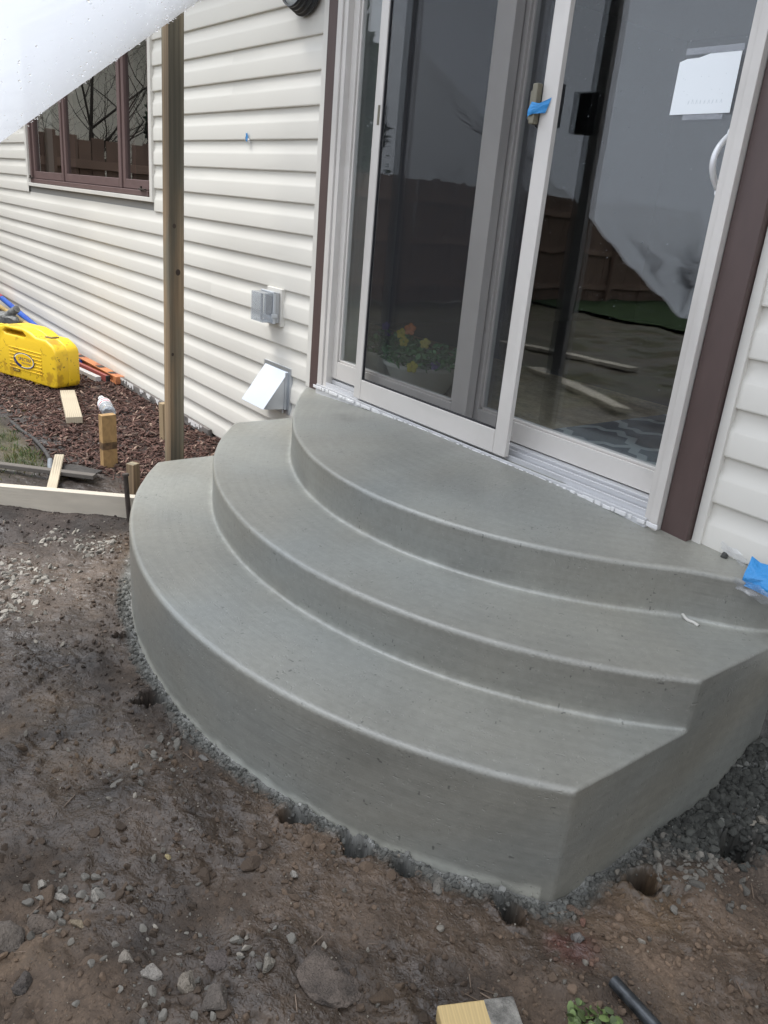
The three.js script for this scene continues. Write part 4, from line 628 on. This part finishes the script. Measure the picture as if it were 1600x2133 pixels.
{ const t = thing('steel_pin', 'rusty round steel pin standing against the end of the form board', 'steel pin', [-0.01, 0, 0.818]); mesh('shaft', planarUV(cyl([0, -0.1, 0], [-0.012, 0.2, 0.012], 0.0105, 0.0105, 16)), M.rust, t); mesh('cap', planarUV(cyl([-0.012, 0.2005, 0.012], [-0.0125, 0.209, 0.0125], 0.015, 0.014, 16)), M.rust, t); }
turned(solo('wooden_stake', bx(-0.022, -0.08, -0.022, 0.022, 0.158, 0.022, 0.004, 'y', 0.5), M.post, 'short grey weathered stake behind the steel pin', 'stake'), -0.29, 0, 0.7, 0.5);
turned(solo('dark_lath', bx(-0.5, 0, -0.018, 0.34, 0.022, 0.018, 0.004, 'x', 0.3), std({ color: C(0.17, 0.15, 0.13), roughness: 0.9, map: rep(grain, 1, 6) }), 'dark weathered lath lying across the soil behind the form board', 'lath'), -0.72, 0.035, 1.06, 0.83, 0, -0.01);
turned(solo('pale_splinter', bx(-0.22, 0, -0.022, 0.22, 0.018, 0.022, 0.004, 'x', 0.1), M.pale, 'pale split lath leaning over the dark lath', 'lath'), -0.6, 0.04, 0.955, -0.36, 0, -0.05);
turned(solo('roof_shingle', bx(-0.1, 0, -0.06, 0.1, 0.007, 0.06, 0.002), std({ color: C(0.075, 0.068, 0.062), roughness: 1, map: rep(soilMap, 6, 6) }), 'dark flat shingle piece on the soil beyond the laths', 'shingle'), -0.62, 0.03, 0.85, 0.5, 0.06, 0.04);
{ // edging pipe between bed and grass
  const pts = [[-1.7, 0.0, 0.89], [-1.45, 0.018, 0.9], [-1.25, 0.024, 0.885], [-0.98, 0.024, 0.895], [-0.84, 0.026, 0.915]];
  solo('edging_pipe', planarUV(tube(pts, 0.01, 60, 10)), std({ color: C(0.075, 0.07, 0.066), roughness: 0.8, map: rep(rockMap, 6, 6) }), 'dirty grey edging pipe curving between the bark mulch and the grass', 'pipe');
  solo('edging_joint', planarUV(cyl([-0.84, 0.03, 0.915], [-0.66, 0.026, 0.965], 0.013, 0.013, 12)), std({ color: C(0.2, 0.22, 0.24), roughness: 0.55, map: rep(speck, 6, 6) }), 'blue grey coupling at the near end of the edging pipe', 'pipe joint');
}
{ // plastic bottle lying on its side
  const t = turned(thing('water_bottle', 'clear plastic bottle with red and white label lying on the mulch', 'bottle'), -1.53, 0.055, 0.385, 0, 0, 0); t.rotation.set(0, -0.17, Math.PI / 2 - 0.06, 'YXZ'); t.scale.setScalar(1.3);
  const pr = [[0, 0], [0.026, 0.0], [0.031, 0.006], [0.031, 0.03], [0.029, 0.034], [0.031, 0.038], [0.031, 0.135], [0.028, 0.15], [0.018, 0.178], [0.0125, 0.19], [0.0125, 0.2]];
  mesh('body', planarUV(toCreasedNormals(new THREE.LatheGeometry(pr.map((p) => new THREE.Vector2(...p)), 28), 0.6)), new THREE.MeshPhysicalMaterial({ color: C(0.86, 0.9, 0.93), roughness: 0.15, transmission: 0.75, thickness: 0, ior: 1.5 }), t);
  mesh('cap', planarUV(cyl([0, 0.197, 0], [0, 0.218, 0], 0.0155, 0.015, 18)), std({ color: C(0.8, 0.8, 0.8), roughness: 0.4 }), t);
  const c = document.createElement('canvas'); c.width = 128; c.height = 64; const k = c.getContext('2d'); k.fillStyle = '#e9ebee'; k.fillRect(0, 0, 128, 64); k.fillStyle = '#9c1f35'; k.fillRect(0, 40, 128, 13); k.fillRect(20, 12, 22, 14); k.fillRect(84, 12, 22, 14); const tx = new THREE.CanvasTexture(c); tx.colorSpace = THREE.SRGBColorSpace;
  const lb = new THREE.CylinderGeometry(0.0316, 0.0316, 0.055, 28, 1, true); lb.translate(0, 0.105, 0); mesh('wrapper', lb, std({ map: tx, roughness: 0.4, side: THREE.DoubleSide }), t);
}
{ // peeling ledger strip at the foot of the siding
  const t = thing('peeling_strip', 'grey board with peeling white paint along the foot of the siding', 'board'); mesh('board', bx(-2.45, 0.03, 0.006, -0.93, 0.078, 0.03, 0.003), std({ color: C(0.2, 0.18, 0.165), roughness: 0.95, map: rep(rockMap, 3, 6) }), t);
  seed = 55; const fl = []; for (let x = -2.43; x < -1.0; x += rr(0.02, 0.09)) { const w = rr(0.02, 0.09); if (rnd() < 0.6) { const n = 4; for (let i = 0; i < n; i++) fl.push(bx(x + w * i / n, 0.075 - rr(0.004, 0.03), 0.0302, x + w * (i + 1) / n - 0.0002, 0.0785, 0.0312 + rnd() * 0.0006, 0.0004)); } } mesh('paint_flakes', merge(fl), std({ color: C(0.7, 0.68, 0.66), roughness: 0.7 }), t, 'stuff');
}
// foreground board, steel bar and weeds at the bottom edge
{
  const t = turned(thing('muddy_offcut', 'yellow wood block half covered in grey cement at the bottom edge', 'board'), 2.514, 0.0, 1.131, 0, 0, 0); t.rotation.set(0.03, -0.468, 0.02, 'YXZ');
  mesh('block', bx(-0.07, -0.01, -0.071, 0.125, 0.037, 0.071, 0.004, 'x', 0.3), std({ color: C(0.66, 0.48, 0.22), roughness: 0.75, map: rep(grain, 1.4, 6), bumpMap: rep(grain, 1.4, 6), bumpScale: 0.001 }), t); 
  const g = bx(-0.0706, -0.0105, -0.0716, 0.1256, 0.0378, -0.012, 0.005); mesh('cement_crust', g, std({ color: C(0.3, 0.28, 0.245), roughness: 0.95, map: rep(rockMap, 8, 8), bumpMap: rep(soilBump, 8, 8), bumpScale: 0.003 }), t);
  const b = thing('steel_bar', 'scraped black steel bar lying at the bottom edge of the soil', 'steel bar'); mesh('bar', planarUV(cyl([2.558, 0.02, 0.842], [2.82, 0.024, 0.87], 0.0125, 0.0125, 18), 'x'), std({ color: C(0.07, 0.075, 0.08), roughness: 0.4, metalness: 0.6, map: rep(rockMap, 9, 9) }), b); 
}

// ---------------------------------------------------------------- stones one could pick up
const stoneAt = (name, label, cat, x, z, sx, sy, sz, tone, sd, lift = 0.3, ry = 0) => { const m = M.stone.clone(); m.color = C(...tone.map((v, i) => lerp(v, [0.15, 0.118, 0.09][i], 0.3))); const o = solo(name, rock(sd, sx * 0.9, sy, sz * 0.9, 5, 12, 0.12), m, label, cat); o.position.set(x, H(x, z) + sy * (lift - 0.15), z); o.rotation.y = ry; return o; };
stoneAt('rock', 'broad flat brown slab of crusted soil in the foreground', 'rock', 2.245, 1.285, 0.085, 0.022, 0.06, [0.125, 0.096, 0.078], 111, 0.1, 0.4);
stoneAt('rock', 'large grey brown rock cut by the left picture edge at the bottom', 'rock', 1.845, 1.755, 0.055, 0.035, 0.038, [0.17, 0.14, 0.115], 12, 0.3, 0.8);
stoneAt('rock', 'flat brown rock above the large rock near the left edge', 'rock', 1.845, 1.682, 0.034, 0.016, 0.034, [0.15, 0.115, 0.09], 13, 0.2, 0.2);
stoneAt('stone', 'white and grey mottled stone left of the tall upright stone', 'stone', 2.072, 1.548, 0.03, 0.017, 0.02, [0.36, 0.33, 0.29], 14, 0.4, 0.6);
stoneAt('stone', 'pale angular stone just above the mottled stone', 'stone', 2.02, 1.578, 0.022, 0.014, 0.016, [0.33, 0.29, 0.24], 15, 0.4, 0.3);
stoneAt('stone', 'tall pale upright stone near the bottom edge', 'stone', 2.128, 1.505, 0.02, 0.02, 0.031, [0.28, 0.24, 0.19], 16, 0.5, 1.0);
stoneAt('rock', 'dark lumpy clod right of the tall upright stone', 'clod', 2.185, 1.476, 0.038, 0.022, 0.03, [0.12, 0.1, 0.085], 17, 0.3, 0.2);
stoneAt('stone', 'grey upright stone left of the broad flat slab', 'stone', 2.178, 1.368, 0.014, 0.016, 0.022, [0.27, 0.245, 0.2], 18, 0.5, 0.4);
stoneAt('rock', 'dark crumbly clod in the bottom left corner', 'clod', 1.97, 1.742, 0.028, 0.016, 0.024, [0.06, 0.05, 0.045], 19, 0.3, 0);
stoneAt('rock', 'purplish brown flat clod behind the tall stone', 'clod', 2.108, 1.435, 0.034, 0.013, 0.028, [0.105, 0.085, 0.08], 20, 0.2, 0.9);
stoneAt('stone', 'small tan disc shaped stone alone on bare soil', 'stone', 1.822, 1.413, 0.0095, 0.004, 0.0085, [0.45, 0.36, 0.17], 21, 0.5, 0);
stoneAt('stone', 'square pale stone beside the dark hole at the right edge', 'stone', 2.484, 0.18, 0.02, 0.014, 0.018, [0.3, 0.28, 0.23], 22, 0.5, 0.4);
stoneAt('stone', 'grey lump below the front corner of the steps', 'stone', 2.447, 0.812, 0.017, 0.014, 0.017, [0.2, 0.19, 0.18], 23, 0.5, 0.1);
stoneAt('brick_fragment', 'brown brick fragment at the front corner of the steps', 'brick fragment', 2.395, 0.755, 0.022, 0.009, 0.01, [0.13, 0.08, 0.055], 24, 0.6, 0.3);
stoneAt('brick_fragment', 'small reddish brick piece lying below the brown fragment', 'brick fragment', 2.425, 0.768, 0.008, 0.007, 0.017, [0.2, 0.085, 0.055], 25, 0.6, 0.7);
stoneAt('stone', 'white pebble pair topmost of the left gravel cluster', 'stone', 1.768, 1.655, 0.014, 0.01, 0.012, [0.38, 0.35, 0.3], 26, 0.5, 0.1);
stoneAt('stone', 'long pale stone in the left gravel cluster', 'stone', 1.81, 1.632, 0.02, 0.011, 0.012, [0.4, 0.37, 0.32], 27, 0.5, 0.7);
stoneAt('stone', 'pale blocky stone right of the left gravel cluster', 'stone', 1.842, 1.575, 0.018, 0.013, 0.013, [0.38, 0.35, 0.3], 28, 0.5, -0.5);
stoneAt('stone', 'tan wedge stone below the left gravel cluster', 'stone', 1.89, 1.625, 0.022, 0.008, 0.011, [0.3, 0.235, 0.15], 29, 0.5, 0.3);
stoneAt('stone', 'pale pitted stone beneath the two holes at the front', 'stone', 2.015, 1.215, 0.013, 0.009, 0.011, [0.36, 0.33, 0.29], 30, 0.5, 0.3);
stoneAt('rock', 'grey cement chunk by the front edge between the holes', 'cement chunk', 2.2, 0.97, 0.026, 0.014, 0.014, [0.2, 0.19, 0.165], 31, 0.5, -0.9);
stoneAt('stone', 'oval grey cement flake beside the crack near the base', 'stone', 1.575, 1.218, 0.017, 0.006, 0.014, [0.22, 0.215, 0.2], 32, 0.8, 0.3);
{ // thin splash of dried cement on the middle tread
  const g = tube([[2.14, 0.424, 0.152], [2.148, 0.428, 0.158], [2.168, 0.424, 0.166], [2.185, 0.423, 0.162], [2.202, 0.4225, 0.166]], 0.0042, 30, 8); g.translate(0, 0, 0); solo('plastic_shred', planarUV(g), std({ color: C(0.55, 0.53, 0.48), roughness: 0.6 }), 'twisted pale plastic shred lying on the middle tread', 'plastic shred');
  const t = solo('plastic_scrap', tapePatch('', '', crumple(0.475, 0.5575, 0.53, 0.565, -0.002, 0.075, 5, 3, 44, 0.03), M.film), M.film, 'clear plastic scrap under the left corner of the screen door', 'plastic scrap'); t.position.z = 0.0;
}

// ---------------------------------------------------------------- loose ground cover
const ico = (d, sd, q = [1, 1, 1]) => rock(sd, ...q, d, 8, 0.16);
seed = 909;
const hid = (x, z) => outside(x, z) < 0.004 || z < 0.01;
const inView = (x, z) => x < 2.95 && z < 1.95 && !(x > 0.5 && z > 0.6 + 0.9 * (2.9 - x) && false);
{ // soil crumbs
  for (const v of [0, 1, 2]) { const l = []; while (l.length < 6500) { const x = 2.9 - 3.3 * rnd() ** 1.25, z = rr(0.02, 1.95); if (hid(x, z) || rnd() > 0.08 + 1.1 * sm(0.42, 0.66, fbm(x * 3.4, z * 3.4, 4, 90 + v))) continue; const k = 0.95 + 0.75 * rnd(), s = 0.0011 + 0.0075 * rnd() ** 6, c = soilColor(x, z).map((q) => q * k * 1.05); l.push({ p: [x, H(x, z) + s * 0.2, z], r: [rnd() * 6, rnd() * 6, rnd() * 6], s: [s * rr(0.8, 1.5), s, s * rr(0.8, 1.5)], c: C(...c) }); } copies('soil_crumbs', ico(2, 3 + v * 9, [1, 0.75, 1]), M.clod, l).userData.label = ['fine brown soil crumbs over the bare ground', 'coarse brown soil crumbs over the bare ground', 'angular brown soil crumbs over the bare ground'][v]; }
  const g = []; while (g.length < 4600) { const x = rr(0.5, 2.75), z = rr(0.03, 1.36), d = outside(x, z), s0 = slurryAt(x, z); if (d < 0.002 || d > 0.3 || rnd() > s0 * 1.2) continue; const heap = x > 2.36 && z < 0.42, s = 0.0012 + (heap ? 0.011 : 0.0065) * rnd() ** (heap ? 2 : 5), k = rr(0.55, 1.25); g.push({ p: [x, H(x, z) + s * 0.15, z], r: [rnd() * 6, rnd() * 6, rnd() * 6], s: [s * rr(0.8, 1.5), s, s * rr(0.8, 1.4)], c: heap ? C(0.098 * k, 0.098 * k, 0.086 * k) : C(...soilColor(x, z).map((v, i) => lerp(v, [0.185, 0.183, 0.163][i], 0.6) * k)) }); }
  copies('cement_crumbs', ico(2, 17), M.clod, g).userData.label = 'grey cement crumbs spilled along the foot of the steps';
}
{ // gravel
  const spots = [[0.3, 1.36, 0.13, 150], [0.56, 1.45, 0.11, 120], [0.05, 1.14, 0.12, 60], [0.2, 1.02, 0.1, 110], [0.42, 1.3, 0.16, 90], [1.82, 1.62, 0.08, 60], [2.1, 1.5, 0.16, 70], [1.5, 1.3, 0.12, 60], [2.46, 0.45, 0.11, 220]], l = [];
  for (const [x0, z0, r, n] of spots) for (let i = 0; i < n; i++) { const a = rnd() * 6.28, q = r * Math.sqrt(-Math.log(1 - rnd() * 0.95)) * 0.75, x = x0 + Math.cos(a) * q, z = z0 + Math.sin(a) * q; if (hid(x, z)) continue; const s = 0.0025 + 0.0105 * rnd() ** 2.8, k = rr(0.55, 1.25), w = x < 1 ? 1.45 : 0.85; l.push({ p: [x, H(x, z) + s * 0.1, z], r: [rnd() * 6, rnd() * 6, rnd() * 6], s: [s * rr(0.9, 1.6), s * 0.8, s], c: C(0.3 * k * w, 0.275 * k * w, 0.235 * k * w) }); }
  for (let i = 0; i < 1500; i++) { const x = rr(-0.3, 2.9), z = rr(0.05, 1.95); if (hid(x, z)) continue; const s = 0.0018 + 0.0075 * rnd() ** 5, k = rr(0.4, 1.25); l.push({ p: [x, H(x, z) + s * 0.3, z], r: [rnd() * 6, rnd() * 6, rnd() * 6], s: [s * rr(0.9, 1.6), s * 0.8, s], c: C(0.32 * k, 0.285 * k, 0.235 * k) }); }
  for (let i = 0; i < 5200; i++) { const x = 2.9 - 3.2 * rnd() ** 1.2, z = rr(0.05, 1.95); if (hid(x, z) || rnd() > 0.25 + fbm(x * 5, z * 5, 3, 88)) continue; const s = 0.0009 + 0.0017 * rnd() ** 2, k = rr(0.45, 1.3); l.push({ p: [x, H(x, z) + s * 0.3, z], r: [rnd() * 6, rnd() * 6, rnd() * 6], s: [s * rr(0.9, 1.5), s * 0.9, s], c: C(0.3 * k, 0.26 * k, 0.205 * k) }); }
  for (let i = 0; i < 330; i++) { const x = 2.75 - 1.5 * rnd(), z = rr(0.7, 1.95); if (hid(x, z) || rnd() > sm(0.42, 0.6, fbm(x * 2.6, z * 2.6, 2, 89))) continue; const s = 0.006 + 0.013 * rnd() ** 2, kk = rr(0.85, 1.5), c = soilColor(x, z).map((q) => q * kk); l.push({ p: [x, H(x, z) + s * 0.12, z], r: [rr(-0.5, 0.5), rnd() * 6, rr(-0.5, 0.5)], s: [s * rr(0.9, 1.6), s * 0.62, s], c: C(...c) }); }
  copies('gravel', ico(3, 29, [1, 0.85, 0.9]), M.clod, l).userData.label = 'pale gravel stones scattered through the soil';
}
{ // bark mulch
  const chip = new THREE.BoxGeometry(1, 0.14, 0.22, 3, 1, 1), p = chip.attributes.position; for (let i = 0; i < p.count; i++) { const x = p.getX(i); p.setY(i, p.getY(i) + 0.05 * Math.sin(x * 4)); p.setZ(i, p.getZ(i) * (1 - 1.1 * Math.abs(x) ** 2) + 0.03 * x); } const cg = chip.toNonIndexed(); cg.computeVertexNormals();
  const l = []; while (l.length < 15000) { const x = -0.1 - 5.2 * rnd() ** 1.5, z = rr(0.01, 1.0), m = mulchAt(x, z); if (rnd() > m * 1.1 - 0.08 || hid(x, z)) continue; const s = rr(0.012, 0.045), k = rr(0.45, 1.5), pale = rnd() < 0.09 ? 2.6 : 1; l.push({ p: [x, H(x, z, x > -3) + 0.001 + 0.012 * rnd(), z], r: [rr(-0.35, 0.35), rnd() * 6.28, rr(-0.4, 0.4)], s: [s, s * rr(0.6, 1.3), s * rr(0.6, 1.5)], c: C(0.088 * k * pale, 0.045 * k * pale * (pale > 1 ? 1.35 : 1), 0.034 * k * pale * (pale > 1 ? 1.35 : 1)) }); }
  copies('bark_mulch', cg, std({ roughness: 0.9 }), l).userData.label = 'reddish brown bark mulch along the house wall';
  const tw = []; for (let i = 0; i < 260; i++) { const x = rr(-0.3, 2.9), z = rr(0.05, 1.9); if (hid(x, z)) continue; const s = rr(0.012, 0.045), k = rr(0.5, 1.5); tw.push({ p: [x, H(x, z) + 0.003, z], r: [rr(-0.15, 0.15), rnd() * 6.28, rr(-0.15, 0.15)], s: [s, s * 0.35, s * 0.22], c: C(0.15 * k, 0.11 * k, 0.08 * k) }); }
  copies('twigs', cg, std({ roughness: 0.9 }), tw).userData.label = 'small twigs and splinters lying on the bare soil';
}
{ // grass
  const b = new THREE.BufferGeometry(); b.setAttribute('position', new THREE.Float32BufferAttribute([-0.05, 0, 0, 0.05, 0, 0, -0.04, 0.5, 0.08, 0.04, 0.5, 0.08, 0, 1, 0.3], 3)); b.setIndex([0, 1, 2, 1, 3, 2, 2, 3, 4]); b.computeVertexNormals();
  const l = []; while (l.length < 5200) { const x = -0.5 - 2.4 * rnd(), z = 0.84 + 0.95 * rnd() ** 1.6, g = grassAt(x, z) * sm(0.38, 0.55, fbm(x * 6, z * 6, 3, 27)); if (rnd() > g) continue; const k = rr(0.5, 1.5), s = rr(0.012, 0.034), y = rnd() < 0.4; l.push({ p: [x, H(x, z, x > -3), z], r: [rr(-0.6, 0.6), rnd() * 6.28, rr(-0.6, 0.6)], s: [s * 1.3, s, s], c: y ? C(0.15 * k, 0.14 * k, 0.04 * k) : C(0.06 * k, 0.105 * k, 0.03 * k) }); }
  copies('grass', b, std({ roughness: 0.8, side: THREE.DoubleSide }), l).userData.label = 'thin mossy grass at the left edge beside the mulch';
  const w = thing('weed_tuft', 'small green weed tuft beside the steel bar at the bottom edge', 'weed', [2.6, 0, 0.93]), wl = []; for (let i = 0; i < 150; i++) { const a = rnd() * 6.28, q = 0.05 * Math.sqrt(rnd()), k = rr(0.5, 1.5); wl.push({ p: [Math.cos(a) * q * 1.2, H(2.6 + q, 0.93) + 0.004 + 0.014 * rnd(), Math.sin(a) * q], r: [rr(-0.8, 0.8), rnd() * 6, rr(-0.8, 0.8)], s: rr(0.004, 0.0095), c: C(0.085 * k, 0.12 * k, 0.035 * k) }); }
  const lf = new THREE.SphereGeometry(1, 8, 5); lf.scale(1.3, 0.12, 0.8); copies('leaf', lf, std({ roughness: 0.6 }), wl, w);
  copies('stem', b, std({ color: C(0.08, 0.12, 0.03), roughness: 0.7, side: THREE.DoubleSide }), Array.from({ length: 60 }, () => { const a = rnd() * 6.28, q = 0.045 * rnd(); return { p: [Math.cos(a) * q, 0, Math.sin(a) * q], r: [rr(-0.7, 0.7), rnd() * 6, rr(-0.7, 0.7)], s: [0.02, rr(0.012, 0.03), 0.02] }; }), w);
}

renderer.render(scene, camera);
